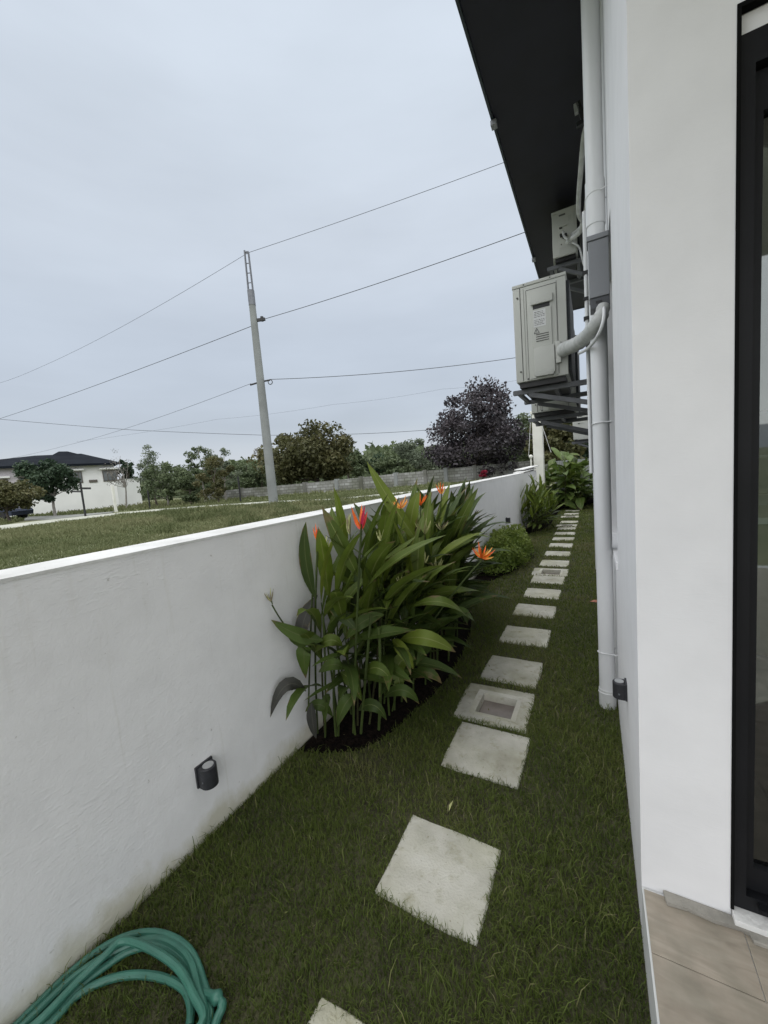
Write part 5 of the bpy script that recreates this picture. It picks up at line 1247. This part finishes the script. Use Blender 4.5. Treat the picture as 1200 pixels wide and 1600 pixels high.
tree('bare twiggy tree just left behind the pole', 413, 38, 690, 14, 740, 300, .16, 'twig', 14, 'bare_tree', .06, lumps=16)
tree('green tree behind the block wall right of the brownish tree', 548, 44, 702, 34, 748, 3000, .34, 'mid', 15, 'bushy_tree', .15)
tree('dark tree with rounded head over the middle of the block wall', 597, 46, 706, 30, 748, 3600, .30, 'dark', 16, 'bushy_tree', .15)
tree('light green feathery tree left of the purple tree', 650, 40, 685, 44, 748, 7000, .24, 'pale', 17, 'feathery_tree', .16, lumps=34)
tree('mid green shrubby tree low behind the block wall by the feathery tree', 622, 36, 712, 38, 748, 4600, .26, 'mid', 18, 'bushy_tree', .12)
tree('olive green tree between the purple tree and the white pillar', 832, 36, 632, 50, 742, 8000, .22, 'mid', 19, 'bushy_tree', .14, lumps=36)
tree('tall dark green tree behind the white pillar', 872, 26, 640, 46, 735, 7000, .26, 'brown', 20, 'bushy_tree', .16, lumps=40)
tree('dark green tree at the far end next to the house wall', 915, 28, 648, 30, 730, 4600, .28, 'dark', 21, 'bushy_tree', .16, lumps=30)
tree('small red leaved shrub behind the garden wall under the purple tree', 757, 16, 733, 8, 746, 420, .085, 'purple', 22, 'red_shrub', .02, lumps=10, cat='shrub')
TM['red'] = tint_mat('red_shrub_leaf', [(0, (.13, .008, .022)), (1, (.34, .02, .05))], .5, .2)
for o in bpy.data.objects:
    if o.name.startswith('crown') and o.parent and o.parent.name.startswith('red_shrub'): o.data.materials[0] = TM['red']
# far-off wood
rgn = np.random.default_rng(30); n = 26000
px = rgn.uniform(-120, 960, n); d = rgn.uniform(58, 95, n)
prof = 15 + 16 * value_noise(px, px * 0, 38, 9) + 10 * value_noise(px, px * 0, 13, 10) + np.where(px > 420, 6, -5)
hz = 790 - (px) * .0803; zz = np.zeros(n)
wx = (ROT[0][0] * (px - 600) / F + ROT[0][2]) * d; wy = (ROT[1][0] * (px - 600) / F + ROT[1][2]) * d
zz = FZ + rgn.random(n) ** .8 * (1.0 + prof * 76 / F)
V, f, l, T = leaf_cards(np.stack([wx, wy, zz], 1), 1.0, rgn, .15 + .55 * value_noise(px, zz * 20, 16, 11) + .3 * rgn.random(n), .4, .7)
tag(np_mesh('distant_wood', V, f, l, TM['mid'], T), 'far line of mixed trees along the horizon', 'trees', kind='stuff')

# ---- end of the garden: pillar, white cap pieces, globe, rear wall
pl = thing('white_pillar', (-1.60, 12.6, 0), 'white square pillar standing at the far end of the garden wall', 'pillar')
pa, pb2 = on_y(833.5, 690, 12.6), on_y(848.5, 690, 12.6); hw = (pb2.x - pa.x) / 2; pc = (pa.x + pb2.x) / 2
m = MB(); m.box(pc - hw, pc + hw, 12.45, 12.75, 0, 3.0, .01); m.build('shaft', W['post_white'], pl)
m = MB(); m.box(pc - hw - .04, pc + hw + .04, 12.41, 12.79, 3.001, 3.08, .01); m.build('cap', W['post_white'], pl)
g0 = on_y(829.5, 713.5, 12.3); gl = thing('globe_lamp', (g0.x, g0.y, WALL_H), 'small white globe on a short stem left of the white pillar', 'lamp')
m = MB(); m.tube([(g0.x, g0.y, FZ), (g0.x, g0.y, g0.z - .04)], .025, 8); m.build('stem', W['post_white'], gl)
bm = bmesh.new(); bmesh.ops.create_uvsphere(bm, u_segments=14, v_segments=8, radius=.06); me = bpy.data.meshes.new('globe'); bm.to_mesh(me); bm.free(); me.shade_smooth(); me.materials.append(W['post_white']); o = bpy.data.objects.new('globe', me); COL.objects.link(o); o.parent = gl; o.location = (0, 0, g0.z - WALL_H)
wp = thing('white_plank_stack', (WALL_X - .1, 11.0, WALL_H), 'white boards lying crooked on the far end of the garden wall', 'boards')
for k, (y0, y1, z, tw) in enumerate(((9.6, 11.5, .012, .02), (10.0, 11.75, .075, -.03))):
    m = MB(); m.bar((WALL_X - .13 + tw, y0, WALL_H + z), (WALL_X - .06 - tw, y1, WALL_H + z + .05), .24, .022); m.build('board', W['wall_cap'], wp)
m = MB(); m.box(WALL_X - .14, WALL_X - .06, 11.55, 11.68, WALL_H + .001, WALL_H + .06); m.build('spacer', W['dark'], wp)
for a, b, lab in (((829, 656), (826, 712), 'thin pale guy wire left of the white pillar'), ((848, 668), (861, 707), 'thin pale guy wire slanting right of the white pillar')):
    m = MB(); m.tube([on_y(a[0], a[1], 12.4), on_y(b[0], b[1], 12.4)], .007, 5); tag(m.build('guy_wire', W['pvc_dull']), lab, 'wire', 'guy wires by the white pillar')
rw = thing('rear_wall', (-.8, 18.4, 0), 'grey rendered wall closing the far end of the lawn', 'wall')
m = MB(); m.box(-1.7, .1, 18.35, 18.5, 0, 1.55); m.build('wall_body', W['pole'], rw)
print('leaves', nleaf)
